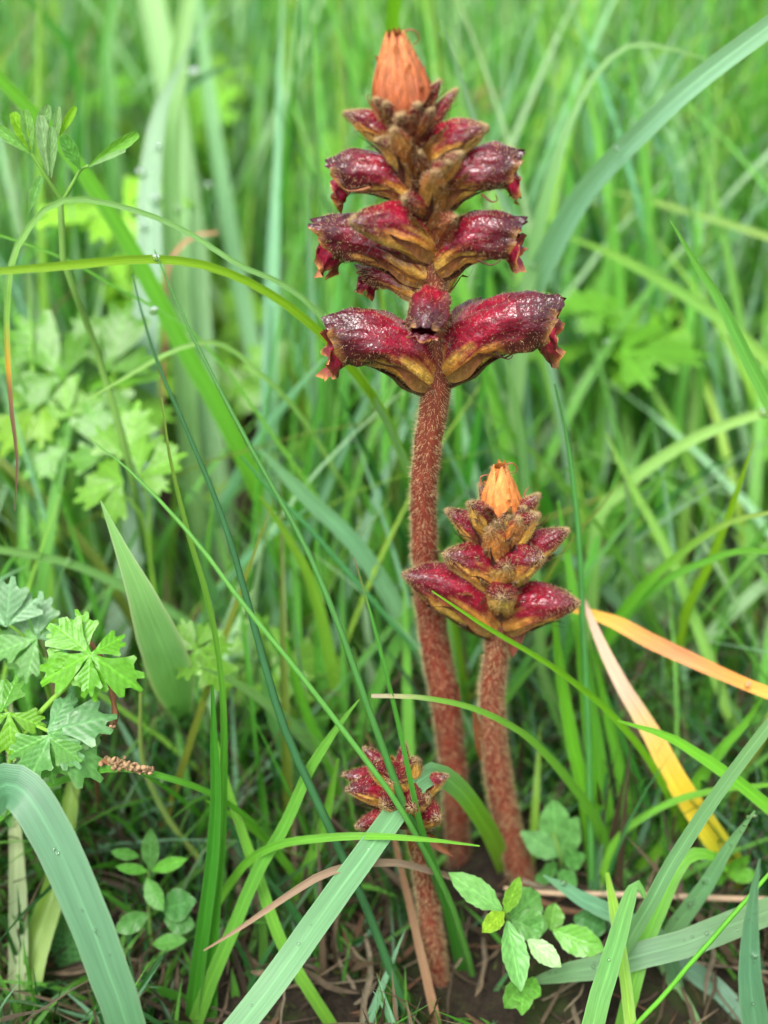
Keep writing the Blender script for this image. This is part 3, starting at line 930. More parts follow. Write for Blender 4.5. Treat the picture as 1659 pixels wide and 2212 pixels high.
# near blades, bottom left
B('broad blue-green blade arching over, bent down at its tip, in the low herbs', [(-150, 2050), (-70, 1800), (-10, 1706), (45, 1700), (110, 1790), (190, 1965), (262, 2160), (320, 2340)],
  [60, 80, 92, 96, 94, 90, 86, 70], (.085, .225, .115), n=70, ds=[.36, .315, .30, .296, .294, .292, .292, .295], fold=.05, nc=9)
B('pale whitish blade base standing behind the broad blue-green arch', [(22, 2300), (38, 2100), (38, 1900), (28, 1740)], [40, 42, 38, 22], (.30, .40, .20), None, .37)
B('yellow-green blade sloping up behind the broad blue-green arch', [(25, 2300), (70, 2080), (125, 1900), (160, 1700), (180, 1560)], [62, 62, 52, 34, 6], (.17, .32, .03), None, .385)
B('pale keeled blade folded over sharply in front of the shortest broomrape', [(1092, 1880), (1058, 1800), (1000, 1715), (950, 1674), (915, 1676), (880, 1716), (810, 1815), (700, 1965), (590, 2120), (480, 2260)],
  [34, 40, 40, 42, 46, 50, 54, 58, 60, 60], (.22, .44, .20), ds=[.395, .375, .350, .336, .329, .325, .319, .311, .304, .30], fold=.12, nc=7,
  colfn=ramp([(0, (.20, .38, .03)), (.3, (.16, .40, .03)), (.42, (.17, .40, .10)), (.5, (.14, .33, .14)), (1, (.13, .32, .13))]))
B('thin blade lying level across the stem of the shortest broomrape', [(440, 2010), (475, 1940), (532, 1862), (600, 1825), (690, 1811), (800, 1806), (920, 1813), (1034, 1826)],
  [12, 16, 18, 18, 18, 17, 12, 3], (.14, .40, .04), ds=[.372, .36, .345, .333, .325, .318, .316, .316])
B('curved dry brown blade drooping past the shortest broomrape', [(1090, 1955), (1040, 1925), (980, 1896), (900, 1872), (850, 1863), (770, 1868), (690, 1893), (600, 1950), (520, 2005), (440, 2054)],
  [8, 10, 12, 14, 14, 15, 17, 17, 12, 3], TAN, ds=[.385, .365, .345, .332, .325, .318, .312, .306, .302, .30], mat=M_DRY, cat='dry blade', name='dry_grass_blade', fold=.35)
B('dark rush-like blade, the long one rising past the shortest broomrape', [(905, 2262), (845, 2100), (790, 1960), (735, 1840), (690, 1742), (610, 1562), (545, 1342), (482, 1122), (400, 922), (332, 762), (285, 590)],
  [20, 20, 20, 20, 19, 18, 16, 14, 11, 8, 3], (.028, .105, .036), None, .285, round_=True)
B('dark rush-like blade leaning onto the orange bud cluster', [(1010, 2160), (960, 1960), (902, 1795), (872, 1735), (830, 1620), (800, 1540), (740, 1372), (660, 1182), (560, 1000), (470, 830), (400, 690), (335, 540)],
  [18, 18, 18, 17, 17, 17, 15, 14, 12, 10, 8, 3], (.045, .16, .03), ds=[.392, .36, .329, .322, .316, .313, .308, .304, .30, .297, .295, .293], round_=True)
B('green blade with a browned tip crossing the orange bud cluster', [(1028, 2230), (995, 2090), (963, 1942), (917, 1806), (889, 1691), (860, 1560), (836, 1465), (811, 1364), (784, 1268), (764, 1203)],
  [26, 26, 25, 22, 18, 15, 12, 10, 8, 2], (.05, .24, .03), ds=[.40, .372, .345, .326, .318, .314, .31, .308, .307, .306], fold=.3,
  colfn=ramp([(0, (.05, .22, .03)), (.93, (.07, .27, .03)), (1, (.2, .12, .05))]))
B('long thin blade running diagonally down to the shortest broomrape', [(1050, 2240), (1018, 2090), (983, 1972), (947, 1892), (895, 1797), (847, 1716), (740, 1572), (640, 1442), (540, 1320), (420, 1162), (300, 1032), (205, 953)],
  [14, 15, 15, 15, 14, 14, 13, 13, 12, 11, 9, 3], (.075, .24, .04), ds=[.395, .37, .35, .338, .324, .317, .31, .305, .301, .298, .296, .294], round_=True)
B('stout green blade standing upright beside the level thin blade', [(410, 2250), (430, 2080), (455, 1900), (468, 1740), (466, 1600), (462, 1480)], [30, 32, 30, 27, 20, 6], (.045, .21, .02), None, .32, fold=.32)
B('tall olive-tipped blade growing against the stout upright green blade', [(455, 2235), (462, 2000), (480, 1780), (484, 1540), (472, 1410), (448, 1287), (411, 1164), (370, 999), (350, 858)],
  [26, 27, 24, 19, 15, 13, 12, 9, 3], (.06, .25, .02), None, .305, fold=.3, colfn=ramp([(0, (.05, .22, .02)), (.5, (.07, .26, .02)), (1, (.17, .27, .04))]))
B('smooth green blade slanting up and out from the stout upright blade', [(405, 2260), (452, 2130), (497, 2025), (556, 1888), (616, 1788), (674, 1662), (730, 1575), (778, 1513)], [34, 32, 30, 28, 27, 25, 20, 3], (.13, .38, .05), None, .325, fold=.16)
B('slender blade looping over the brown seed stalk', [(-60, 1830), (0, 1765), (82, 1707), (185, 1670), (267, 1660), (349, 1677), (448, 1712), (540, 1775), (600, 1850)], [14, 15, 15, 15, 14, 13, 12, 9, 3], (.10, .34, .03), ds=[.34, .335, .33, .325, .322, .325, .335, .35, .37])
B('short slender arch branching under the brown seed stalk', [(470, 1815), (448, 1778), (411, 1741), (370, 1711), (320, 1678), (280, 1662)], [10, 11, 11, 10, 8, 3], FRESH, None, .335)
B('pale round grass stem kinked under the brown seed stalk', [(470, 1905), (444, 1872), (370, 1780), (330, 1706), (306, 1632), (303, 1500)], [15, 14, 14, 13, 9, 7], (.26, .38, .10), None, .35, round_=True)
B('pale blade passing behind the broad pointed leaf', [(640, 1585), (596, 1527), (514, 1432), (452, 1382), (361, 1317), (246, 1258), (185, 1229), (103, 1205), (-60, 1178)], [18, 20, 20, 21, 21, 20, 18, 18, 16], (.20, .42, .14), None, .365)
B('pale channelled blade slanting down beside the dark rush blades', [(800, 1735), (740, 1668), (681, 1615), (575, 1519), (489, 1464), (430, 1440)], [28, 32, 30, 24, 18, 4], (.22, .44, .16), None, .345)
B('wide soft blade at the foot of the pale channelled blade', [(600, 1990), (650, 1900), (700, 1780), (730, 1640)], [26, 26, 22, 6], (.13, .34, .04), None, .36)
# broad leaf
blade('broad_leaf', 'broad pointed green leaf with pale edges standing in the herbs', [(395, 1560), (382, 1500), (362, 1430), (330, 1345), (296, 1258), (258, 1170), (219, 1077)],
      np.array([38, 52, 66, 82, 95, 97, 88, 62, 30, 3]), (.2, .38, .1), cat='leaf', ds=[.425, .39, .362, .345, .334, .326, .32], fold=.10, nc=9, n=30, mat=M_BROAD, colfn=ramp([(0, (.10, .28, .07)), (.5, (.21, .46, .16)), (1, (.26, .50, .16))]))
# mid-left background blades
B('tall whitish blue-green blade beaded with water drops', [(205, 1680), (240, 1450), (275, 1250), (315, 1000), (312, 750), (322, 560), (322, 400), (345, 240), (400, 120)], [44, 50, 56, 60, 58, 56, 52, 40, 8], (.21, .39, .25), None, .46, fold=.06)
B('pale upright blade leaning away behind the beaded blade', [(455, 1500), (420, 1100), (392, 750), (372, 470), (372, 250), (405, 0), (425, -120)], [40, 44, 46, 46, 46, 40, 30], (.18, .38, .12), None, .47)
B('broad pale blade crossing out at the meadow edge behind the beaded blade', [(540, 1480), (470, 1000), (430, 700), (400, 430), (372, 220), (330, 0), (310, -120)], [44, 48, 50, 54, 58, 58, 50], (.21, .39, .17), None, .60)
B('dull green blade sloping beside the broad pale blades', [(700, 1480), (600, 1050), (545, 760), (500, 520), (465, 300), (432, 60), (420, -60)], [32, 34, 36, 36, 34, 28, 20], (.15, .34, .15), None, .56)
B('plain pale upright blade between the two broad pale blades', [(500, 1500), (470, 1100), (440, 750), (424, 480), (402, 230)], [38, 44, 46, 40, 6], (.18, .37, .15), None, .50)
B('long deep green strap running diagonally behind the small clover-like herb', [(760, 1560), (640, 1260), (540, 1020), (470, 880), (400, 760), (330, 625), (260, 500), (150, 335), (0, 175), (-90, 90)], [30, 34, 38, 40, 40, 40, 38, 34, 30, 26], (.10, .33, .02), None, .375, fold=.2)
B('hairy thin blade arching wide with a withered brown hanging tip', [(1010, 1720), (985, 1450), (930, 1150), (870, 985), (790, 830), (700, 692), (620, 620), (520, 575), (400, 500), (300, 458), (180, 432), (110, 447), (60, 498), (24, 575), (16, 720), (24, 880), (36, 990), (30, 1105)],
  [14, 16, 16, 16, 15, 15, 15, 15, 14, 13, 12, 12, 12, 13, 14, 12, 9, 2], (.2, .42, .12), ds=[.43, .41, .385, .368, .352, .34, .332, .325, .318, .312, .306, .303, .30, .298, .298, .30, .302, .304], n=60, fold=.3,
  colfn=ramp([(0, (.12, .34, .04)), (.4, (.22, .44, .14)), (.68, (.24, .46, .16)), (.87, (.18, .38, .05)), (.9, (.55, .3, .03)), (.92, (.2, .1, .06)), (1, (.14, .09, .06))]))
B('yellow-green channelled blade arching level in front of the beaded blade', [(1040, 1690), (985, 1400), (920, 1120), (868, 985), (820, 880), (740, 772), (660, 692), (560, 622), (450, 576), (350, 561), (250, 563), (100, 578), (-80, 592)],
  [14, 16, 18, 19, 20, 20, 20, 19, 19, 18, 19, 20, 14], (.19, .38, .02), ds=[.44, .41, .385, .37, .358, .343, .333, .324, .316, .31, .304, .296, .288], n=44, fold=.35)
B('dark grey-green blade tip curving up near the whitish drops', [(370, 330), (378, 250), (392, 207), (440, 167), (490, 145), (546, 132)], [14, 14, 13, 12, 9, 3], (.08, .22, .10), .50, .52)
B('threadlike blade trailing across under the clover-like herb', [(640, 1010), (546, 878), (452, 753), (370, 683), (246, 616), (136, 555), (-40, 492)], [8, 8, 7, 7, 7, 6, 5], BRIGHT, .40, .345)
B('thin light blade arched above the parsley-like leaves', [(760, 1080), (690, 960), (633, 877), (575, 818), (514, 765), (464, 740), (411, 745), (349, 769), (270, 815), (190, 862)], [10, 11, 11, 11, 11, 11, 11, 10, 9, 4], (.24, .46, .13), ds=[.43, .41, .395, .385, .378, .372, .368, .366, .365, .365])
B('reddish withered blade hooked beside the whitish drops', [(350, 860), (357, 720), (361, 596), (378, 546), (419, 509), (472, 501)], [8, 9, 9, 9, 9, 4], (.45, .24, .16), .47, .45, mat=M_DRY, cat='dry blade', name='dry_grass_blade')
B('dark green blade curving into the corner behind the clover-like herb', [(160, 560), (170, 250), (150, 110), (90, 30), (30, -30)], [18, 22, 22, 18, 12], (.05, .24, .03), .58, .52)
B('dark upright blade in the soft meadow behind the clover-like herb', [(250, 620), (235, 230), (226, 110), (250, -30)], [30, 36, 34, 26], (.06, .26, .02), .60, .60)
B('glossy green stem directly behind the tip of the tallest broomrape', [(900, 800), (850, 320), (842, 150), (850, 0), (858, -80)], [22, 26, 28, 30, 30], (.14, .38, .02), .50, .40, fold=.3)
# behind, centre-left
B('grey-green soft blade bending behind the crossing rush blades', [(650, 1560), (629, 1456), (611, 1380), (587, 1287), (574, 1117), (580, 960)], [26, 24, 22, 20, 18, 4], (.16, .36, .18), None, .40)
B('wide grey-green blade slanting to the tall hairy stem', [(900, 1390), (852, 1305), (805, 1225), (744, 1148), (660, 1071), (560, 970)], [34, 38, 38, 36, 30, 8], (.16, .36, .19), .42, .385)
B('yellowish blade standing behind the crossing rush blades', [(770, 1720), (744, 1595), (722, 1471), (698, 1348), (667, 1243), (610, 1140), (562, 1071)], [28, 28, 28, 27, 24, 18, 6], (.19, .40, .04), None, .37)
B('dark threadlike blade slanting to the tall hairy stem', [(930, 1440), (845, 1345), (759, 1247), (667, 1139), (596, 1071), (520, 985)], [11, 12, 12, 12, 11, 5], (.05, .2, .06), .40, .36, round_=True)
# right side, upper
B('smooth pale blade arching to a fine tip behind the wine-red flowers', [(1100, 1000), (1130, 700), (1165, 480), (1200, 352), (1240, 240), (1290, 152), (1350, 99), (1400, 95), (1470, 110), (1535, 131)], [30, 32, 34, 33, 31, 26, 18, 13, 11, 3], (.20, .39, .16), ds=[.47, .44, .42, .41, .405, .402, .40, .40, .402, .405], fold=.12)
B('large blue-green strap rising out over the pale arching blade', [(1060, 860), (1100, 720), (1180, 560), (1240, 450), (1300, 372), (1400, 272), (1500, 180), (1670, 52), (1800, -40)], [40, 52, 56, 54, 50, 46, 46, 46, 40], (.20, .40, .27), ds=[.49, .46, .425, .405, .39, .372, .36, .345, .335], fold=.28)
B('thin blue-tinged blade slanting close behind the right-hand flowers'.replace('right-hand ', 'upper '), [(1265, 1330), (1230, 1010), (1200, 832), (1170, 700), (1130, 552), (1090, 440), (1050, 332), (1000, 170), (955, 45)], [16, 17, 17, 17, 17, 16, 14, 11, 3], (.26, .46, .32), None, .375)
B('yellow-green blade crossing the meadow low behind the strap', [(1720, 835), (1659, 782), (1560, 692), (1400, 592), (1320, 550), (1245, 520)], [26, 26, 26, 24, 20, 8], (.19, .42, .07), .40, .46)
B('long thin pale straw-green stalk crossing behind the big strap', [(1760, 545), (1659, 512), (1500, 462), (1370, 425), (1330, 415)], [15, 15, 14, 12, 5], (.28, .46, .12), .46, .50)
B('sharp-tipped grooved blade pointing up beyond the yellow-green crossing blade', [(1730, 1000), (1665, 870), (1620, 782), (1560, 655), (1500, 560), (1450, 475)], [36, 34, 30, 24, 17, 3], (.12, .34, .06), .355, .325, fold=.34)
B('upright dark rush beside the pointed flower buds', [(1280, 1960), (1273, 1660), (1266, 1464), (1258, 1314), (1251, 1165), (1239, 1052), (1224, 940), (1198, 828)], [16, 16, 15, 15, 14, 13, 11, 4], (.05, .19, .04), None, .345, round_=True)
B('narrow blade with two grooves rising behind the orange spike tip', [(1165, 1330), (1138, 1052), (1121, 892), (1106, 818), (1085, 740)], [22, 22, 20, 15, 4], (.18, .40, .13), .41, .38, fold=.4)
B('light arching blade bowing out over the yellowing blades', [(1250, 1640), (1275, 1330), (1292, 1120), (1336, 1071), (1393, 1015), (1467, 967), (1542, 929), (1660, 889)], [20, 24, 27, 28, 28, 27, 24, 20], (.24, .46, .12), None, .40)
B('fine olive blade with a dark tip near the pointed buds', [(1130, 1340), (1198, 1220), (1254, 1146), (1299, 1098), (1344, 1037)], [9, 9, 8, 7, 2], (.16, .24, .03), .40, .37)
B('curved green blade fading to pale at its tip above the orange blade', [(1290, 1640), (1295, 1428), (1370, 1290), (1468, 1198), (1524, 1157), (1580, 1127), (1680, 1106)], [22, 26, 25, 24, 20, 15, 8], (.13, .38, .03), None, .36, colfn=ramp([(0, (.10, .34, .02)), (.6, (.13, .38, .03)), (1, (.32, .45, .10))]))
B('bright curved blade sweeping across just above the orange blade', [(1285, 1560), (1299, 1412), (1337, 1352), (1393, 1285), (1460, 1240), (1524, 1214), (1598, 1191), (1700, 1196)], [30, 29, 26, 22, 18, 16, 14, 10], (.15, .42, .06), None, .345)
B('yellow-tipped blade standing beyond the orange blade', [(1440, 1560), (1475, 1352), (1524, 1240), (1564, 1146), (1598, 1053), (1630, 955)], [24, 25, 22, 18, 14, 3], (.22, .42, .02), None, .36)
B('pale straight blade slanting behind the bright curved blade', [(1640, 1720), (1560, 1500), (1486, 1296), (1430, 1165), (1355, 1030), (1310, 936)], [26, 26, 25, 22, 18, 5], (.20, .42, .08), None, .41)
B('orange withering blade stretched level in the grass', [(1790, 1545), (1659, 1496), (1600, 1473), (1500, 1430), (1400, 1384), (1330, 1348), (1262, 1325)], [24, 26, 26, 30, 34, 32, 18], (.6, .28, .04), .352, .375, mat=M_DRY, cat='dry blade', name='dry_grass_blade', fold=.15,
  colfn=ramp([(0, (.70, .40, .05)), (.35, (.58, .22, .04)), (.6, (.50, .17, .07)), (.75, (.58, .22, .06)), (1, (.66, .36, .05))]))
B('half-dead blade, yellow below and bleached brown above', [(1640, 1960), (1580, 1860), (1530, 1790), (1460, 1682), (1400, 1570), (1340, 1470), (1292, 1372), (1256, 1280)], [40, 50, 54, 50, 44, 34, 24, 8], (.6, .4, .03), ds=[.395, .388, .382, .376, .372, .37, .37, .372], mat=M_DRY, cat='dry blade', name='dry_grass_blade', fold=.12,
  colfn=ramp([(0, (.26, .36, .02)), (.25, (.45, .42, .02)), (.45, (.66, .44, .03)), (.6, (.62, .36, .09)), (.72, (.50, .32, .22)), (1, (.55, .38, .28))]))
B('thin bright blade crossing the middle broomrape below its flowers', [(1480, 1790), (1400, 1640), (1300, 1525), (1209, 1454), (1161, 1423), (1082, 1377), (1006, 1332), (931, 1281)], [17, 17, 16, 15, 14, 12, 10, 3], (.16, .42, .02), ds=[.39, .368, .35, .335, .329, .32, .313, .308], fold=.3)
B('curved blade with a frayed pale tip crossing the two hairy stems', [(1330, 1900), (1285, 1770), (1225, 1685), (1150, 1603), (1080, 1556), (1000, 1524), (900, 1506), (803, 1503)], [24, 24, 22, 19, 16, 14, 12, 9], (.15, .40, .03), ds=[.40, .378, .36, .342, .33, .321, .314, .31], fold=.15,
  colfn=ramp([(0, (.12, .36, .03)), (.9, (.18, .42, .05)), (.96, (.5, .45, .25)), (1, (.5, .42, .3))]))
# bottom-right tangle
B('long grey-green keeled blade rising out of the tangled straps', [(1270, 2290), (1304, 2122), (1366, 2019), (1407, 1949), (1449, 1870), (1511, 1771), (1573, 1680), (1660, 1565), (1760, 1440)], [30, 32, 32, 32, 32, 30, 28, 26, 18], (.16, .34, .15), ds=[.36, .345, .336, .33, .325, .318, .312, .304, .296], fold=.3)
B('grooved green strap kinked at its top in the tangle', [(1262, 2300), (1290, 2180), (1330, 2040), (1352, 1962), (1366, 1918), (1378, 1905), (1392, 1935)], [46, 48, 47, 44, 40, 30, 8], (.11, .30, .075), .315, .318, fold=.2, nc=7)
B('narrow yellow-green blade threaded behind the kinked strap', [(1368, 2290), (1362, 2212), (1345, 2081), (1329, 1978), (1315, 1914), (1310, 1885)], [26, 26, 25, 25, 24, 8], (.20, .42, .03), .325, .34)
B('bright folded blade slanting through the tangled straps', [(1330, 2280), (1366, 2135), (1387, 2060), (1428, 1957), (1466, 1876), (1500, 1845), (1540, 1850), (1570, 1880)], [32, 34, 36, 36, 36, 34, 26, 8], (.13, .40, .03), .34, .35)
B('wide blue-grey strap lying almost flat across the tangle', [(1690, 1958), (1552, 2011), (1469, 2044), (1387, 2064), (1304, 2090), (1222, 2104), (1132, 2128)], [56, 60, 60, 58, 54, 40, 6], (.125, .27, .125), ds=[.345, .342, .341, .341, .343, .346, .35], fold=.08, nc=9)
B('short blue-green blade tip poking over the horizontal straw', [(1360, 1992), (1316, 1970), (1263, 1946), (1222, 1921), (1172, 1892)], [40, 38, 34, 24, 4], (.13, .31, .18), .355, .352, fold=.12)
B('near blue-green blade tip standing at the end of the straw', [(1650, 2330), (1632, 2212), (1622, 2122), (1622, 2019), (1630, 1937), (1643, 1854)], [66, 62, 54, 42, 24, 3], (.085, .215, .115), .30, .29, fold=.16, nc=7)
B('thin round blade crossing over the wide blue-grey strap', [(1345, 2240), (1428, 2156), (1490, 2081), (1552, 2011), (1626, 1924), (1690, 1850)], [10, 11, 11, 11, 10, 8], (.10, .34, .03), .328, .31, round_=True)
B('water-beaded grey-green blade rising from the wide strap', [(1430, 2060), (1457, 2007), (1490, 1961), (1531, 1903), (1573, 1833), (1632, 1750)], [36, 38, 36, 30, 20, 4], (.17, .37, .18), .37, .335, fold=.2)
B('shadowed blue-green strap under the wide blue-grey strap', [(1420, 2040), (1469, 2081), (1531, 2124), (1593, 2188), (1660, 2270)], [30, 42, 46, 46, 44], (.10, .26, .15), .375, .36, fold=.15)
B('pale narrow blade sliding down under the wide strap', [(1425, 2070), (1440, 2100), (1490, 2186), (1530, 2270)], [16, 24, 25, 22], (.22, .42, .18), .372, .35)
B('bright blade slanting down past the half-dead yellow blade', [(1800, 1850), (1660, 1742), (1593, 1689), (1523, 1640), (1440, 1590), (1335, 1556)], [28, 29, 28, 26, 18, 4], (.12, .38, .02), .345, .34, fold=.25)
B('thin curved blade reaching over the yellow lower part of the half-dead blade', [(1290, 1960), (1310, 1860), (1341, 1805), (1387, 1768), (1449, 1736), (1531, 1714), (1680, 1696)], [16, 17, 16, 15, 15, 13, 8], (.15, .42, .04), None, .36)
B('upright green blade in the clump behind the middle broomrape stem', [(1285, 1930), (1278, 1830), (1262, 1709), (1238, 1606), (1210, 1440), (1195, 1300)], [28, 30, 30, 28, 22, 5], (.12, .38, .02), None, .375)
B('second upright blade in the clump, the one touching the dark rush', [(1308, 1925), (1300, 1850), (1288, 1730), (1275, 1606), (1262, 1480), (1240, 1340)], [28, 30, 29, 28, 22, 5], (.10, .34, .02), None, .38)
B('pinkish dry straw lying level over the moss', [(1720, 1946), (1635, 1943), (1552, 1941), (1449, 1937), (1304, 1932), (1188, 1930), (1085, 1917)], [12, 13, 13, 13, 12, 12, 8], (.42, .31, .22), .372, .378, mat=M_DRY, name='straw_stalk', cat='straw', round_=True)
B('dark little blade leaning in under the toothed herb', [(1020, 2235), (1050, 2180), (1089, 2116), (1110, 2090)], [11, 11, 10, 5], (.08, .25, .09), .37, .36)
B('green blade with its tip pointing up between orange and yellow blades', [(1450, 1790), (1500, 1700), (1560, 1620), (1612, 1560), (1659, 1482)], [26, 27, 24, 15, 3], (.12, .36, .03), .39, .365)
B('dry tan blade leaning against the shortest broomrape stem', [(960, 2290), (930, 2150), (898, 2010), (868, 1880), (850, 1800)], [20, 20, 18, 15, 10], (.20, .115, .06), None, .365, mat=M_DRY, cat='dry blade', name='dry_grass_blade')

B('bright blade leaning away from the stout upright blade to the soil', [(740, 2260), (715, 2212), (616, 2051), (554, 1886), (493, 1702), (470, 1600)], [26, 26, 26, 24, 18, 4], (.13, .36, .03), None, .35)
B('bright curved blade low between the stout blade and bud cluster', [(700, 1990), (681, 1952), (641, 1899), (575, 1813), (493, 1755), (440, 1725)], [18, 18, 18, 17, 14, 4], (.12, .36, .03), None, .35)
B('grey-green upright blade in the gap behind the slanting smooth blade', [(690, 1820), (667, 1753), (636, 1672), (590, 1549), (560, 1440)], [36, 36, 34, 28, 6], (.12, .32, .10), None, .375)
B('fresh upright blade in the gap beside the grey-green upright blade', [(765, 1830), (744, 1753), (713, 1656), (667, 1564), (636, 1465), (615, 1380)], [26, 27, 26, 24, 18, 5], (.11, .36, .03), None, .37)
B('short pale blade just above the bud cluster of the shortest broomrape', [(815, 1690), (796, 1595), (775, 1487), (765, 1400)], [24, 23, 18, 4], (.17, .38, .10), None, .39)
B('soft grey-green blade bent behind the olive-tipped blade', [(570, 1500), (519, 1394), (451, 1256), (430, 1160)], [30, 30, 26, 5], (.14, .34, .15), None, .395)
B('bright tall blade in the clump, the one touching the pointed buds', [(1335, 1905), (1302, 1700), (1264, 1450), (1225, 1200), (1205, 1080)], [28, 30, 28, 22, 5], (.11, .37, .03), None, .385)
B('bright shorter blade in the clump nearer the half-dead yellow blade', [(1375, 1895), (1345, 1700), (1305, 1510), (1272, 1390)], [26, 27, 22, 5], (.12, .38, .03), None, .385)
B('deep green blade leaning across the clump to the middle stem', [(1400, 1900), (1330, 1790), (1215, 1660), (1130, 1560)], [20, 20, 17, 4], (.06, .26, .03), None, .395)
B('dark narrow blade between the clump and half-dead yellow blade', [(1425, 1890), (1402, 1750), (1342, 1590), (1310, 1500)], [18, 18, 15, 4], (.045, .2, .03), None, .38)
SAMPLES_A = np.array(SAMPLES)

# ------------------------------------------------------------------ herbs
def strip_leaf(mb, A, T, wid, nrm, col, teeth=0, shape=(0, .25, .6, .95, 1.0, .8, .35, .02), bend=.08, fold=.12, n=18, nc=7, notch=0.0):
    A = np.asarray(A); T = np.asarray(T)
    L = np.linalg.norm(T - A)
    e1 = (T - A) / L
    nrm = unit(nrm - e1 * (nrm @ e1)); e2 = np.cross(nrm, e1)
    t = np.linspace(0, 1, n + 1)
    w = wid * np.interp(t, np.linspace(0, 1, len(shape)), shape)
    if teeth:
        w = w * (1 + .13 * (((t * teeth) % 1.0) - .5))
    w = np.maximum(w, wid * .02)
    us = np.linspace(-1, 1, nc)
    rnd = rng.random()
    V = A + e1[None, None] * (t * L)[:, None, None] + e2[None, None] * (us[None, :] * w[:, None] * .5)[..., None] \
        + nrm[None, None] * ((np.abs(us)[None, :] * fold * w[:, None]) - (bend * L * (t ** 2))[:, None] + .035 * wid * np.sin(t * 19 + rnd * 9)[:, None] * np.abs(us)[None, :])[..., None]
    at = np.zeros((n + 1, nc, 3)); at[..., 0] = us[None]; at[..., 1] = t[:, None]; at[..., 2] = rnd
    C = np.asarray(col) * (1 + .25 * (rng.random((n + 1, nc, 1)) - .5))
    mb.add(V.reshape(-1, 3), gf(n + 1, nc), C.reshape(-1, 3), at.reshape(-1, 3))


def herb_leaf(parent, b, t, wpx, col, db, dt, teeth=0, name='leaf', tilt=(0, -.55, .85), shape=(.1, .35, .7, .98, 1.0, .8, .4, .03), bend=.08, fold=.12, mat=None):
    A = P(b[0], b[1], db); T = P(t[0], t[1], dt)
    m_ = MB()
    strip_leaf(m_, A, T, wpx * K * (db + dt) / 2, np.asarray(tilt, float) + rng.normal(0, .15, 3), np.asarray(col) * .78 * (1 + rng.normal(0, .08)), teeth, shape, bend, fold)
    return m_.build(name, mat or M_LEAF, parent)


def petiole(parent, pts, ds, wpx, col, name='stem'):
    m_ = MB()
    q = spline([P(x, y, d) for (x, y), d in zip(pts, ds)], 14)
    dd = (q - CAM) @ FWD
    tube(m_, q, wpx * K * dd / 2 * np.linspace(1, .7, 15), col, 7)
    return m_.build(name, M_STEMG, parent)


SEG = np.array([(-.03, 0), (-.10, .2), (-.18, .36), (-.29, .50), (-.43, .64), (-.41, .72), (-.29, .73), (-.21, .80), (-.25, .97), (-.17, 1.03), (-.09, .92), (-.04, .95), (.0, 1.12), (.09, 1.12), (.11, .93),
                (.17, .85), (.31, .93), (.38, .86), (.32, .68), (.25, .50), (.16, .34), (.08, .2), (.03, 0)])
def _tri_seg():
    import bmesh
    bm = bmesh.new()
    vs = [bm.verts.new((x, y, 0)) for x, y in SEG]
    es = [bm.edges.new((vs[i], vs[(i + 1) % len(vs)])) for i in range(len(vs))]
    bmesh.ops.triangle_fill(bm, edges=es, use_beauty=True)
    bmesh.ops.subdivide_edges(bm, edges=bm.edges[:], cuts=1, use_grid_fill=True)
    bmesh.ops.triangulate(bm, faces=bm.faces[:])
    bm.verts.ensure_lookup_table(); bm.verts.index_update()
    v = np.array([(q.co.x, q.co.y) for q in bm.verts]); f = np.array([[w.index for w in q.verts] for q in bm.faces])
    bm.free()
    return v, f
SEG_V, SEG_F = _tri_seg()


def lobed_leaf(mb, base, e1, nrm, size, col):
    """cut leaf: three wedge segments, each notched into a few blunt teeth"""
    e1 = unit(e1); nrm = unit(nrm - e1 * (nrm @ e1)); e2 = np.cross(nrm, e1)
    for k, (ang, ln) in enumerate(((-1.05, .74), (0.0, 1.0), (1.05, .74))):
        ang = ang + rng.normal(0, .12); ln = ln * (1 + rng.normal(0, .08))
        c = np.asarray(col) * (1 + rng.normal(0, .06))
        d = e1 * math.cos(ang) + e2 * math.sin(ang); sd_ = np.cross(nrm, d)
        x = SEG_V[:, 0] * random.choice((-1, 1)) * (.92 + .25 * rng.random()); y = SEG_V[:, 1]
        x = x + .05 * np.sin(y * 3 + rng.random() * 6) * y
        tl = rng.normal(0, .12); bd = .10 + .12 * rng.random(); cu = .22 * rng.random()
        z = tl * y - bd * y * y + cu * np.abs(x) + .02 * np.sin(x * 17 + y * 9)
        V = base + size * ln * (x[:, None] * sd_ + y[:, None] * d + z[:, None] * nrm) + nrm * size * .008 * k
        at = np.stack([np.clip(x / .36, -1, 1), y, np.full(len(x), rng.random())], 1)
        mb.add(V, SEG_F, np.tile(c, (len(x), 1)), at)


def parsley(parent, at, d, size, ang, col, tilt=.6, roll=0.0, mat=None):
    base = P(at[0], at[1], d)
    s = size * K * d
    a = math.radians(ang)
    scr = RGT * math.cos(a) + UPC * math.sin(a)
    nrm = unit(-FWD * (1 - tilt * .5) + UPW * tilt + RGT * roll)
    m_ = MB()
    lobed_leaf(m_, base, scr, nrm, s, np.asarray(col) * .66)
    return m_.build('leaf', mat or M_LEAF, parent)


def at_ground(px, py):
    p = P(px, py, gdepth(px, py))
    return p


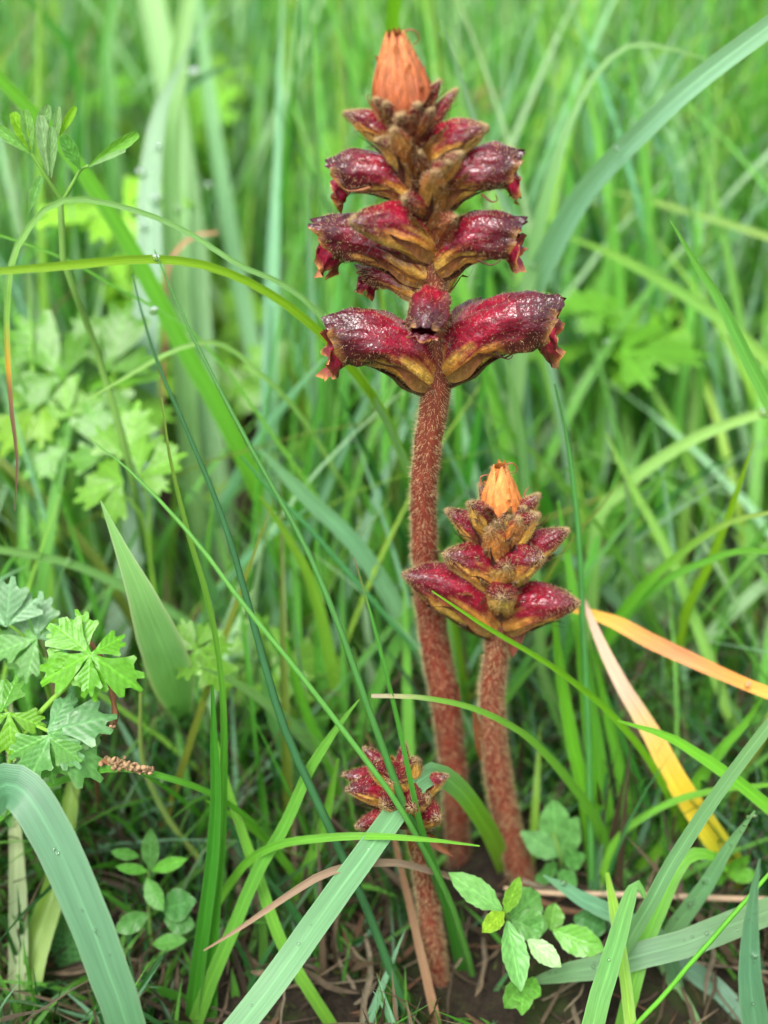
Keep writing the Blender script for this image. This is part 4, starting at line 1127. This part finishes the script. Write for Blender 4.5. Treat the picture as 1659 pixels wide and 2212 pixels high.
# clover-like herb, top left
c0 = at_ground(330, 1350)
hb = empty('clover_herb', c0)
tag(hb, 'small clover-like herb with notched leaflets holding water drops', 'herb')
petiole(hb, [(330, 1350), (290, 1050), (205, 748), (165, 642), (136, 560), (130, 425)], [gdepth(330, 1350), .40, .37, .35, .342, .335], 20, (.17, .33, .07))
petiole(hb, [(130, 430), (98, 380), (68, 332)], [.335, .33, .326], 10, (.17, .36, .06), 'leaf_stalk')
petiole(hb, [(138, 430), (158, 395), (174, 367), (192, 358)], [.335, .332, .33, .329], 9, (.17, .36, .06), 'leaf_stalk')
OB = (.12, .3, .55, .8, .98, 1.0, .85, .55)
for b, t, w, c in (((68, 332), (28, 244), 30, LIME), ((68, 332), (54, 238), 28, (.2, .42, .1)), ((70, 334), (-14, 270), 26, (.17, .4, .08)), ((82, 302), (104, 228), 30, (.22, .42, .14)),
                   ((118, 325), (126, 232), 18, (.25, .45, .16)), ((126, 296), (162, 232), 18, LIME), ((174, 367), (136, 294), 34, (.12, .36, .06)), ((192, 357), (296, 290), 28, (.15, .4, .04)),
                   ((192, 361), (268, 324), 14, (.24, .44, .16)), ((104, 380), (88, 250), 30, (.25, .42, .18)), ((110, 385), (112, 275), 24, (.22, .40, .15)), ((62, 460), (88, 383), 26, (.14, .34, .08))):
    herb_leaf(hb, b, t, w, c, .328, .322, 7, 'leaflet', (0.1, -.9, .5), OB, .05, .25)

# parsley-like herbs down the left side
def parsley_plant(label, root, stems, leaves, scol=(.2, .4, .05)):
    r = at_ground(*root)
    o = empty('cut_leaved_herb', r)
    tag(o, label, 'herb', 'cut-leaved herbs among the grass')
    for pts, ds, w in stems:
        pts = [root] + pts
        ds = [gdepth(*root)] + ds
        petiole(o, pts, ds, w, scol, 'leaf_stalk')
    for at, d, s, ang, c, tl in leaves:
        parsley(o, at, d, s, ang, c, tl, rng.normal(0, .15))
    return o


YG = (.11, .32, .02); LG = (.17, .42, .03); MG = (.11, .34, .04); BG = (.19, .40, .18)
parsley_plant('yellow-green cut-leaved herb below the clover-like herb', (300, 1500), [([(260, 1150), (185, 860), (130, 800)], [.46, .43, .42], 12), ([(270, 1150), (230, 900), (250, 800)], [.46, .44, .43], 10)],
              [((140, 815), .42, 150, 135, YG, .5), ((105, 790), .425, 110, 165, YG, .4), ((180, 852), .43, 150, 20, YG, .6), ((232, 800), .43, 140, 75, YG, .4), ((205, 770), .435, 90, 110, YG, .4), ((90, 870), .42, 120, 215, (.22, .46, .03), .6), ((270, 870), .44, 110, -20, LG, .7)])
parsley_plant('soft cut-leaved herb between the dark rush blades and tall hairy stem', (660, 1500), [([(650, 1200), (640, 930), (625, 850)], [.53, .51, .50], 10)],
              [((600, 860), .50, 130, 110, LG, .4), ((640, 860), .50, 150, 70, LG, .5), ((560, 830), .51, 100, 160, LG, .5), ((690, 870), .505, 90, 20, LG, .5)])
parsley_plant('cut-leaved herb spreading over the tip of the broad pointed leaf', (370, 1600), [([(330, 1250), (320, 1080), (300, 1010)], [.42, .41, .405], 9), ([(330, 1250), (300, 1100), (230, 1060)], [.42, .405, .40], 8)],
              [((270, 990), .405, 120, 85, LG, .4), ((300, 1030), .40, 110, 35, LG, .4), ((265, 1040), .40, 110, 200, LG, .5), ((240, 980), .41, 110, 120, (.13, .36, .04), .5), ((150, 960), .42, 130, 160, (.13, .36, .04), .5), ((150, 900), .42, 100, 100, LG, .5)])
parsley_plant('crisp bright cut-leaved herb beside the brown seed stalk', (-20, 1830), [([(19, 1653), (60, 1568), (120, 1505), (160, 1470), (190, 1412)], [.335, .327, .322, .32, .312], 16), ([(19, 1653), (60, 1568), (110, 1582)], [.335, .327, .318], 13), ([(19, 1653), (45, 1580), (10, 1530)], [.335, .326, .322], 10)],
              [((195, 1412), .312, 120, 205, (.14, .43, .02), .35), ((188, 1408), .313, 112, 155, (.15, .44, .02), .35), ((195, 1415), .311, 112, -35, (.13, .42, .02), .4),
               ((104, 1582), .318, 130, 22, (.14, .36, .12), .5), ((108, 1586), .317, 142, -48, (.15, .40, .10), .4), ((104, 1590), .317, 110, -95, (.15, .40, .08), .4), ((20, 1540), .322, 90, -80, LG, .4), ((25, 1655), .334, 120, -40, (.16, .36, .10), .5), ((15, 1670), .335, 110, -110, (.16, .36, .10), .5), ((5, 1535), .322, 90, 120, (.12, .38, .03), .4)])
parsley_plant('dull blue-green cut-leaved herb behind the crisp bright one', (140, 1760), [([(120, 1560), (90, 1400), (80, 1378)], [.37, .35, .345], 9), ([(120, 1560), (60, 1380), (20, 1350)], [.37, .345, .34], 9)],
              [((78, 1378), .345, 92, 82, BG, .3), ((80, 1380), .343, 100, 200, (.17, .42, .10), .6), ((70, 1390), .344, 86, 240, (.17, .42, .10), .6), ((15, 1352), .34, 100, 95, BG, .3)])
parsley_plant('little cut-leaved herb at the foot of the broad pointed leaf', (470, 1640), [([(440, 1500), (432, 1400)], [.375, .37], 8)],
              [((425, 1400), .37, 80, 185, LG, .5), ((428, 1402), .369, 95, -60, LG, .5), ((425, 1398), .371, 60, 110, LG, .5)])
parsley_plant('blurred cut-leaved herb low behind the crossing rush blades', (640, 1680), [([(610, 1520), (590, 1440)], [.43, .42], 9)],
              [((570, 1430), .42, 130, 150, LG, .6), ((590, 1440), .418, 130, 20, LG, .6), ((600, 1450), .418, 120, -50, (.2, .46, .04), .6), ((575, 1440), .42, 120, 215, (.2, .46, .04), .6)])
parsley_plant('pale cut-leaved herb in the grass behind the orange blade', (1420, 1580), [([(1390, 1420), (1350, 1260)], [.50, .48], 8)],
              [((1350, 1255), .48, 100, 140, (.2, .45, .12), .6), ((1355, 1250), .48, 110, 30, (.2, .45, .12), .6), ((1345, 1330), .48, 110, 20, (.18, .42, .1), .6), ((1340, 1340), .48, 90, -120, (.18, .42, .1), .6)])

# toothed herb, bottom right
rt = at_ground(1120, 2090)
th = empty('toothed_herb', rt)
tag(th, 'leafy low herb with small toothed oval leaves at the foot of the stems', 'herb')
petiole(th, [(1120, 2090), (1110, 2020), (1090, 1968)], [gdepth(1120, 2090), .355, .338], 12, (.2, .36, .08))
OV = (.12, .5, .85, 1.0, 1.0, .85, .55, .05)
for b, t, w, c, db, dt in (((1084, 1966), (972, 1886), 54, (.17, .42, .10), .337, .335), ((1092, 1972), (1122, 1898), 34, (.22, .48, .05), .336, .330), ((1088, 1970), (1044, 2012), 38, (.30, .54, .03), .335, .328),
                           ((1096, 1990), (1128, 2140), 58, (.16, .42, .10), .337, .330), ((1100, 1985), (1170, 1930), 80, (.13, .36, .07), .345, .35), ((1105, 1990), (1185, 2005), 66, (.15, .38, .09), .343, .345),
                           ((1140, 2030), (1212, 2088), 44, (.32, .52, .22), .338, .334), ((1195, 2010), (1306, 2054), 62, (.15, .40, .06), .348, .345), ((1240, 1980), (1310, 2010), 74, (.09, .28, .08), .36, .36),
                           ((1130, 2120), (1092, 2176), 48, (.14, .40, .05), .345, .338), ((1130, 2120), (1128, 2190), 44, (.14, .40, .05), .345, .338), ((1134, 2120), (1166, 2150), 44, (.14, .40, .05), .346, .34), ((1120, 2020), (1175, 1990), 50, (.13, .36, .08), .345, .343), ((1190, 2010), (1200, 1950), 46, (.16, .40, .06), .352, .355)):
    herb_leaf(th, b, t, w * 1.05, c, db, dt, 7, 'leaf', (0.05, -.75, .7), OV, .07, .12)
rt = at_ground(1215, 1900)
t2 = empty('toothed_herb', rt)
tag(t2, 'pale toothed herb standing just behind the foot of the middle stem', 'herb')
petiole(t2, [(1215, 1900), (1210, 1850), (1195, 1800)], [gdepth(1215, 1900), .385, .38], 10, (.2, .36, .08))
for b, t, w, c in (((1205, 1840), (1195, 1730), 74, (.16, .40, .11)), ((1210, 1850), (1130, 1800), 56, (.19, .44, .15)), ((1205, 1850), (1245, 1770), 60, (.15, .38, .10)), ((1215, 1860), (1260, 1850), 50, (.12, .34, .08)), ((1205, 1870), (1160, 1900), 50, (.12, .34, .08)), ((1210, 1880), (1240, 1920), 46, (.10, .30, .07))):
    herb_leaf(t2, b, t, w, c, .385, .376, 6, 'leaf', (0, -.8, .6), OV, .06, .1)
rt = at_ground(330, 2060)
t3 = empty('small_herb', rt)
tag(t3, 'small plain-leaved herb in shade beside the broad blue-green arch', 'herb')
petiole(t3, [(330, 2060), (322, 1970), (322, 1880)], [gdepth(330, 2060), .375, .36], 9, (.15, .28, .06))
for b, t, w, c in (((325, 1878), (325, 1792), 40, (.13, .34, .08)), ((320, 1882), (250, 1872), 24, (.11, .36, .04)), ((327, 1880), (402, 1856), 30, (.13, .42, .04)), ((316, 1897), (350, 1968), 42, (.12, .36, .06)),
                   ((320, 1975), (248, 2012), 44, (.10, .30, .06)), ((350, 1965), (420, 1945), 70, (.08, .26, .06)), ((355, 1985), (420, 2000), 50, (.08, .26, .05)), ((330, 2040), (400, 2030), 36, (.1, .3, .05)), ((300, 1850), (240, 1840), 26, (.10, .30, .05))):
    herb_leaf(t3, b, t, w, c, .362, .358, 0, 'leaf', (0, -.7, .75), OV, .06, .1)
rt = at_ground(1580, 1950)
t4 = empty('small_herb', rt)
tag(t4, 'small herb with rounded leaves near the blue-green blade tip', 'herb')
petiole(t4, [(1580, 1950), (1585, 1900)], [gdepth(1580, 1950), .385], 9, (.15, .28, .06))
for b, t, w, c in (((1572, 1890), (1640, 1892), 34, (.13, .40, .03)), ((1575, 1885), (1540, 1840), 30, (.14, .42, .03)), ((1572, 1880), (1620, 1850), 30, (.12, .36, .03)), ((1570, 1895), (1530, 1900), 30, (.10, .32, .03))):
    herb_leaf(t4, b, t, w, c, .383, .378, 0, 'leaf', (0, -.7, .75), OV, .06, .1)
# oval leaf and feathery leaf near the bottom edge
rt = at_ground(670, 2230)
t5 = empty('dark_leaf', rt)
tag(t5, 'dark oval leaf lying on the litter under the keeled blade', 'leaf')
herb_leaf(t5, (640, 2240), (800, 2120), 62, (.06, .18, .03), .385, .37, 0, 'leaf_blade', (0, -.5, .85), OV, .05, .1)
petiole(t5, [(670, 2262), (640, 2240)], [gdepth(670, 2262), .385], 10, (.1, .2, .05))
rt = at_ground(165, 2130)
t6 = empty('feathery_herb', rt)
tag(t6, 'feathery finely divided leaf beside the yellow-green sloping blade', 'herb')
petiole(t6, [(165, 2130), (150, 2060), (140, 1990)], [gdepth(165, 2130), .38, .375], 6, (.12, .26, .06))
for k in range(9):
    y = 1985 + k * 14
    for sg in (-1, 1):
        x = 140 + (y - 1985) * .14
        m_ = MB()
        A = P(x, y + 6, .377); ln = (34 + 10 * math.sin(k * .5)) * K * .377
        for q in range(4):
            S = A + RGT * sg * ln * (q / 4.0) + UPC * ln * .12 * q / 4
            for r_ in (-1, 1):
                strip_leaf(m_, S, S + (RGT * sg * .35 + UPC * r_ * .4 - FWD * .05) * ln * .7, ln * .12, np.array([0, -.6, .8]), (.07, .24, .06), 0, (.4, 1, 1, .6, .1), .05, .1, 4, 3)
        strip_leaf(m_, A, A + RGT * sg * ln + UPC * ln * .15, ln * .10, np.array([0, -.6, .8]), (.08, .26, .06), 0, (.8, 1, 1, .6, .1), .05, .1, 5, 3)
        m_.build('leaflet', M_LEAF, t6)

# dead seed stalk
rt = at_ground(215, 1760)
ds_ = empty('seed_stalk', rt)
tag(ds_, 'withered brown stalk with clusters of pale dry seeds', 'dead stalk')
STK = [(194, 1386), (218, 1423), (237, 1471), (247, 1527), (249, 1556), (237, 1575), (208, 1582), (202, 1612), (205, 1638), (222, 1645), (265, 1652), (324, 1668)]
m_ = MB()
q = spline([P(x, y, .325 - .002 * k / 11) for k, (x, y) in enumerate(STK)], 44)
tube(m_, q, .0006 + .00025 * rng.random(45), (.16, .07, .03), 6)
m_.build('stalk', M_LITTER, ds_)
m_ = MB()
tube(m_, spline([at_ground(215, 1760), P(210, 1700, .345), P(204, 1634, .324)], 8), .0006, (.14, .07, .03), 6)
m_.build('stalk', M_LITTER, ds_)
SEEDS = [(i, 1) for i in range(46)]
for i in range(84):
    if i >= 12 + 42:
        i = i - 42
    if i < 42:
        f = i / 42; x, y = 224 + 100 * f, 1644 + 22 * f
    else:
        f = (i - 42) / 12; x, y = 226 + 24 * f, 1580 - 24 * f
    c = P(x + rng.normal(0, 4), y + rng.normal(0, 5), .322 + rng.normal(0, .0012))
    m_ = MB()
    a = rng.normal(0, 1, 3); a = unit(a); L = .0011 + .0009 * rng.random()
    tube(m_, c + a * np.linspace(-.5, .5, 6)[:, None] * L, np.array([.1, .8, 1, .9, .6, .08]) * .0005 * (.7 + .7 * rng.random()), np.array([.30, .19, .10]) * (.5 + .6 * rng.random()), 6)
    m_.build('seed', M_LITTER, ds_)

# ------------------------------------------------------------------ meadow grass behind and around
PAL = [(FRESH, .22), (BRIGHT, .28), (YEL, .10), (GLAU, .17), (PALE, .15), (DARK, .045), (OLIVE, .02), (TAN, .015)]
PW = np.cumsum([p[1] for p in PAL]); PW /= PW[-1]


def gen_path(x, y, h, az, lean, bend, n):
    t = np.linspace(0, 1, n + 1)
    z0 = float(ground_z(x, y)) - .002
    dz = h * (t - .28 * bend * t ** 2.4)
    dr = h * (lean * t + .62 * bend * t ** 2.2)
    return np.stack([x + math.cos(az) * dr, y + math.sin(az) * dr, z0 + dz], 1)


def allowed(path, yroot):
    x, y, d = (lambda q: (829.5 + (q @ RGT) / (q @ FWD) / K, 1106 - (q @ UPC) / (q @ FWD) / K, q @ FWD))(path - CAM)
    lim = np.full(len(d), .345)
    inflow = (x > 640) & (x < 1270) & (y < 1430)
    lim[inflow] = .395
    low = (y > 1430) & (x > 700) & (x < 1200)
    lim[low] = .392
    herb = (x < 460) & (y > 1050)
    lim[herb] = .372
    lim[(x > 190) & (x < 430) & (y > 1040) & (y < 1500)] = .415
    clover = (x < 330) & (y < 520)
    lim[clover] = .40
    lim[(x < 420) & (y >= 520) & (y <= 1050)] = .40
    mid = (x >= 330) & (x < 700) & (y < 1000)
    lim[mid] = .40
    br = (x > 1080) & (y > 1880)
    lim[br] = .385
    lim[(x > 1200) & (y > 1250) & (y <= 1880)] = .39
    lim[(x > 1200) & (y <= 1250)] = .40
    lim[(x > 230) & (x < 570) & (y < 950)] = .60
    lim[(x > 1080) & (y < 900)] = .47
    lim[(x < 230) & (y < 520)] = .46
    off = (x < -500) | (x > 2160) | (y > 2600)
    lim[off] = .12
    return bool(np.all(d > lim))


def rand_blade(y_lo, y_hi, pw=1.0):
    y = y_lo + (y_hi - y_lo) * rng.random() ** pw
    xw = .17 + .46 * y
    x = rng.uniform(-xw, xw)
    h = (.10 + .13 * rng.random() ** 1.1) * (1 + .12 * min(y, 1.4))
    if y < .36:
        h *= .75
    lean = abs(rng.normal(0, .28)); bend = abs(rng.normal(.25, .38))
    az = rng.uniform(0, 6.283)
    w = .0015 + .0030 * rng.random() ** 1.4
    r = rng.random(); ci = int(np.searchsorted(PW, r))
    col = np.asarray(PAL[ci][0]) * (1 + rng.normal(0, .13)) * np.array([1 + rng.normal(0, .1), 1, 1])
    return x, y, h, az, lean, bend, w, ci, np.clip(col, .005, .9)


def add_blade(mb, b, n=9, nc=3):
    x, y, h, az, lean, bend, w, ci, col = b
    path = gen_path(x, y, h, az, lean, bend, n)
    if not allowed(path, y):
        return None
    t = np.linspace(0, 1, n + 1)
    wd = w * np.interp(t, [0, .25, .6, .85, 1], [.7, 1, .85, .45, .04])
    a2 = az + math.pi / 2 + rng.normal(0, .5)
    side = np.array([math.cos(a2), math.sin(a2), rng.normal(0, .25)])
    tw = rng.normal(0, 1.0)
    ang = a2 + tw * t
    side = np.stack([np.cos(ang), np.sin(ang), np.full(n + 1, rng.normal(0, .2))], 1)
    cf = ramp([(0, col * np.array([1.2, .95, .9])), (.4, col), (.85, col), (1, col * np.array([1.25, 1.0, .9]))])
    ribbon(mb, path, wd, side, .25, None, nc, colfn=cf)
    return path


KIND_WORD = ['fresh green', 'light green', 'yellow-green', 'grey-green', 'whitish-green', 'dark green', 'olive', 'withered tan']
MARKS = [((950, 450), 'behind the wine-red flowers'), ((920, 1050), 'behind the long bare hairy stem'), ((1090, 1150), 'behind the orange spike tip of the middle broomrape'), ((1450, 1400), 'behind the orange withering blade'),
         ((1460, 1700), 'behind the half-dead yellow blade'), ((850, 1700), 'behind the shortest broomrape'), ((280, 1250), 'behind the broad pointed leaf'), ((230, 1600), 'behind the brown seed stalk'),
         ((170, 800), 'behind the yellow-green cut-leaved herb'), ((120, 320), 'behind the clover-like herb'), ((320, 450), 'beside the blade beaded with drops'), ((1400, 300), 'behind the large blue-green strap'),
         ((640, 850), 'near the soft cut-leaved herb'), ((620, 1350), 'behind the crossing rush blades'), ((1500, 650), 'behind the yellow-green crossing blade'), ((1560, 1050), 'near the light arching blade'),
         ((1350, 1250), 'near the pale cut-leaved herb'), ((580, 400), 'in the soft meadow beside the dull green sloping blade'), ((1180, 1650), 'behind the middle hairy stem'), ((720, 1150), 'by the wide grey-green slanting blade')]


def blade_label(b, px, py):
    x, y, h, az, lean, bend, w, ci, col = b
    post = 'bowed' if bend > .5 else ('leaning' if lean > .3 else 'upright')
    wd = 'fine' if w < .0026 else ('narrow' if w < .0038 else 'wide')
    k = int(np.argmin([(m[0][0] - px) ** 2 + (m[0][1] - py) ** 2 for m in MARKS]))
    return '%s %s %s grass blade %s' % (wd, KIND_WORD[ci], post, MARKS[k][1])


n_ind = 0
tries = 0
while n_ind < 215 and tries < 6000:
    tries += 1
    b = rand_blade(.30, .52, 1.0)
    path = gen_path(*b[:6], 9)
    q = path - CAM
    X_, Y_ = 829.5 + (q @ RGT) / (q @ FWD) / K, 1106 - (q @ UPC) / (q @ FWD) / K
    if np.mean((X_ > 0) & (X_ < 1659) & (Y_ > 0) & (Y_ < 2212)) < .6:
        continue
    b = list(b); b[6] = .0018 + .0030 * rng.random()
    m_ = MB()
    if add_blade(m_, tuple(b), 12, 3) is None:
        continue
    o = m_.build(GB, M_GRASS if b[7] != 7 else M_DRY, origin=path[0])
    tag(o, blade_label(b, float(np.mean(X_)), float(np.mean(Y_))), 'grass blade', 'meadow blades behind the broomrapes')
    n_ind += 1

mb = MB()
cnt = 0
for (lo, hi, pw, num) in ((.27, .75, 1.0, 6000), (.7, 1.5, 1.0, 6500), (1.4, 2.8, 1.0, 4500), (.02, .3, 1.0, 500)):
    for _ in range(num):
        if add_blade(mb, rand_blade(lo, hi, pw), 7, 3) is not None:
            cnt += 1
# short underlayer
for _ in range(3800):
    b = list(rand_blade(.26, 1.3, 1.0)); b[2] *= .45; b[6] *= .8
    b[8] = b[8] * .85
    if add_blade(mb, tuple(b), 5, 3) is not None:
        cnt += 1
# low tangle of short blades and dead leaf bases over the soil between the stems
CLEAR = [(1055, 1260, 1480, 2000, .398), (885, 1050, 1480, 1930, .402), (730, 1010, 1590, 2000, .372), (880, 985, 2000, 2150, .385), (955, 1330, 1870, 2195, .372), (235, 430, 1780, 2030, .375), (-50, 340, 1360, 1720, .352), (80, 220, 1960, 2110, .385), (1100, 1700, 1830, 2212, .372), (395, 780, 1600, 2212, .36)]
for _ in range(13000):
    px, py = rng.uniform(-900, 2600), rng.uniform(1480, 2500)
    g0 = P(px, py, gdepth(px, py))
    h = .012 + .05 * rng.random() ** 1.6
    if py > 2000: h *= .7
    dry = rng.random() < .30
    c = np.asarray(random.choice([(.10, .07, .045), (.17, .12, .075), (.06, .04, .025)])) if dry else np.asarray(random.choice([FRESH, BRIGHT, DARK, DARK, GLAU, (.07, .2, .02)])) * .9
    c = np.clip(c * (1 + rng.normal(0, .15)), .004, .8)
    az, lean, bend, w = rng.uniform(0, 6.283), abs(rng.normal(0, .5)), abs(rng.normal(.2, .5)), .0008 + .0022 * rng.random() ** 1.5
    path = gen_path(g0[0], g0[1], h, az, lean, bend, 5)
    q = path - CAM
    X_, Y_, d_ = 829.5 + (q @ RGT) / (q @ FWD) / K, 1106 - (q @ UPC) / (q @ FWD) / K, q @ FWD
    if any(np.any((X_ > x0) & (X_ < x1) & (Y_ > y0) & (Y_ < y1) & (d_ < dl)) for x0, x1, y0, y1, dl in CLEAR):
        continue
    t = np.linspace(0, 1, 6)
    ang = az + 1.57 + rng.normal(0, 1.2) * t
    ribbon(mb, path, w * np.array([.8, 1, .9, .7, .4, .04]), np.stack([np.cos(ang), np.sin(ang), 0 * t], 1), .25, c, 3)
    cnt += 1
o = mb.build('meadow_grass', M_GRASS)
tag(o, 'dense soft green meadow grass filling everything behind the broomrapes', 'grass', kind='stuff')
print('meadow blades', cnt)

# leafy undergrowth in the meadow
mb = MB()
for _ in range(420):
    y = .40 + 1.3 * rng.random()
    x = rng.uniform(-(.15 + .45 * y), .15 + .45 * y)
    z = .02 + .11 * rng.random()
    c = np.array([x, y, z])
    px, py, d = proj(c)
    if d < .46 or (640 < px < 1270 and py < 1500 and d < .5):
        continue
    col = np.asarray(random.choice([LG, YG, MG, LIME])) * (1 + rng.normal(0, .1))
    for k in range(3):
        a = rng.random() * 6.283
        lobed_leaf(mb, c + rng.normal(0, .006, 3), np.array([math.cos(a), math.sin(a), .3]), np.array([rng.normal(0, .3), -.35, 1]), .014 + .012 * rng.random(), col)
    tube(mb, np.array([[x, y + .01, -.002], [x, y + .004, z * .6], [x, y, z]]), .0006, col, 5)
o = mb.build('meadow_undergrowth', M_LEAF)
tag(o, 'leafy green undergrowth of small herbs deep in the soft meadow', 'undergrowth', kind='stuff')

# plant litter and moss on the soil
mb = MB()
for _ in range(3200):
    x, y = rng.uniform(-.3, .3), rng.uniform(.16, .5)
    L = .01 + .04 * rng.random() ** 2
    a = rng.random() * 6.283
    z = float(ground_z(x, y)) + .001 + .006 * rng.random()
    d = np.array([math.cos(a), math.sin(a), rng.normal(0, .15)])
    s = np.array([-math.sin(a), math.cos(a), 0])
    pts = [np.array([x, y, z]) + d * L * t + s * L * .25 * math.sin(t * 3 + a) * t for t in (-.5, -.2, .1, .5)]
    c = np.asarray(random.choice([(.05, .036, .022), (.085, .062, .038), (.03, .02, .013), (.13, .105, .07), (.08, .042, .022)])) * (.7 + .6 * rng.random())
    ribbon(mb, spline(pts, 6), (.0005 + .0014 * rng.random() ** 2) * np.array([.5, 1, 1, 1, .9, .6, .1]), s + np.array([0, 0, rng.normal(0, .5)]), .3, c)
o = mb.build('plant_litter', M_LITTER)
tag(o, 'brown dead grass bits and rotting litter strewn on the soil', 'litter', kind='stuff')
mb = MB()
R_, D_, L_, C_ = [], [], [], []
for _ in range(9000):
    x, y = rng.uniform(-.3, .3), rng.uniform(.17, .48)
    if math.sin(x * 53 + 1) * math.cos(y * 47) + .5 * math.sin(x * 120 - y * 90) < .1:
        continue
    z = float(ground_z(x, y))
    R_.append((x, y, z - .001)); D_.append(unit(np.array([0, 0, .8]) + rng.normal(0, .7, 3))); L_.append(.002 + .004 * rng.random())
    C_.append(np.array([.07, .095, .018]) * (.5 + rng.random()))
hairs(mb, np.array(R_), np.array(D_), np.array(L_), .0003, np.array(C_))
o = mb.build('moss', M_LITTER)
tag(o, 'dull olive moss tufts on the soil round the stem bases', 'moss', kind='stuff')

# ------------------------------------------------------------------ water drops
def sphere_mesh(name):
    m_ = MB()
    n, m = 9, 14
    th_ = np.linspace(0.02, math.pi - .02, n); ph_ = np.linspace(0, 2 * math.pi, m, endpoint=False)
    V = np.stack([np.sin(th_)[:, None] * np.cos(ph_), np.sin(th_)[:, None] * np.sin(ph_), np.cos(th_)[:, None] * np.ones(m) * .82], -1)
    m_.add(V.reshape(-1, 3), gf(n, m, True), (1, 1, 1), (0, 0, 0))
    cap_t = np.array([[(j + 1) % m, j, 0] for j in range(1, m - 1)]); m_.f.append(cap_t)
    b0 = (n - 1) * m
    m_.f.append(np.array([[b0, b0 + j, b0 + (j + 1) % m] for j in range(1, m - 1)]))
    me = m_.mesh(name)
    me.materials.append(M_WATER)
    return me


DROP = sphere_mesh('water_drop')


def drop(px, py, rpx, label):
    q = SAMPLES_A[np.argmin((SAMPLES_A[:, 0] - px) ** 2 + (SAMPLES_A[:, 1] - py) ** 2)]
    d = q[2]
    r = rpx * K * d
    c = P(px, py, d) + UPW * r * .3 - FWD * r * .5
    o = bpy.data.objects.new('water_drop', DROP)
    o.location = c; o.scale = (r, r, r)
    o.rotation_euler = (rng.normal(0, .4), rng.normal(0, .4), 0)
    COL.objects.link(o)
    tag(o, label, 'water drop', 'water drops on the grass')


for x, y, r, where in ((305, 378, 11, 0), (338, 437, 15, 0), (312, 493, 10, 0), (340, 320, 8, 0), (420, 165, 14, 1), (333, 675, 11, 0), (338, 560, 9, 0), (296, 765, 9, 0), (385, 455, 9, 2), (450, 405, 9, 3),
                       (1362, 300, 9, 4), (1335, 325, 7, 4), (1290, 372, 7, 4), (1150, 575, 8, 5), (1650, 895, 12, 6), (1310, 745, 9, 7), (1615, 1482, 9, 8), (1217, 1908, 8, 9), (352, 1690, 8, 10), (150, 1215, 8, 11)):
    drop(x, y, r, ['big round water drop on the tall whitish blue-green blade', 'water drop on the curving dark grey-green blade tip', 'water drop on the pale upright blade', 'water drop on the dull green sloping blade',
                   'water drop on the edge of the large blue-green strap', 'water drop on the smooth pale arching blade', 'water drop on the light blade bowing over the yellowing blades', 'water drop on a meadow blade behind the flowers',
                   'water drop hanging on the orange withering blade', 'water drop on the short blue-green tip over the straw', 'water drop on the slender blade looping over the seed stalk', 'water drop on the pale blade behind the broad leaf'][where])
for (x0, y0), (x1, y1), k, rr, lb in (((1457, 2000), (1620, 1765), 12, 6, 'water drop beaded along the grey-green blade rising from the strap'), ((1180, 2110), (1640, 1985), 18, 4, 'tiny water drop on the wide blue-grey strap'),
                                      ((90, 1760), (270, 2160), 7, 4, 'tiny water drop on the broad blue-green arching blade'), ((1622, 1960), (1630, 2200), 4, 6, 'water drop on the near blue-green blade tip'),
                                      ((500, 2230), (880, 1725), 7, 3.5, 'tiny water drop on the folded keeled blade'), ((560, 1010), (740, 1370), 6, 3.5, 'tiny water drop on the rush leaning onto the buds')):
    for i in range(k):
        f = rng.random()
        drop(x0 + (x1 - x0) * f + rng.normal(0, 7), y0 + (y1 - y0) * f + rng.normal(0, 5), rr * (.5 + .8 * rng.random()), lb)

# pink clover head, far back in the meadow
c = P(1045, 212, .62)
ch = empty('clover_flower', np.array([c[0] - .01, c[1] + .02, float(ground_z(c[0], c[1]))]))
tag(ch, 'small pale pink clover flower head deep in the soft meadow', 'flower')
m_ = MB()
tube(m_, spline([ORG[ch.name]['_o'], (ORG[ch.name]['_o'] + c) / 2 + np.array([.01, 0, 0]), c], 10), .0008, (.12, .28, .05), 6)
m_.build('stem', M_STEMG, ch)
for k in range(34):
    d = unit(rng.normal(0, 1, 3) + np.array([0, 0, .5]))
    m_ = MB()
    strip_leaf(m_, c + d * .002, c + d * .0075, .0022, np.cross(d, (.3, .5, .8)), np.array([.55, .22, .25]) * (.8 + .4 * rng.random()), 0, (.5, .9, 1, .8, .3), .1, .2, 4, 3)
    m_.build('petal', M_LEAF, ch)
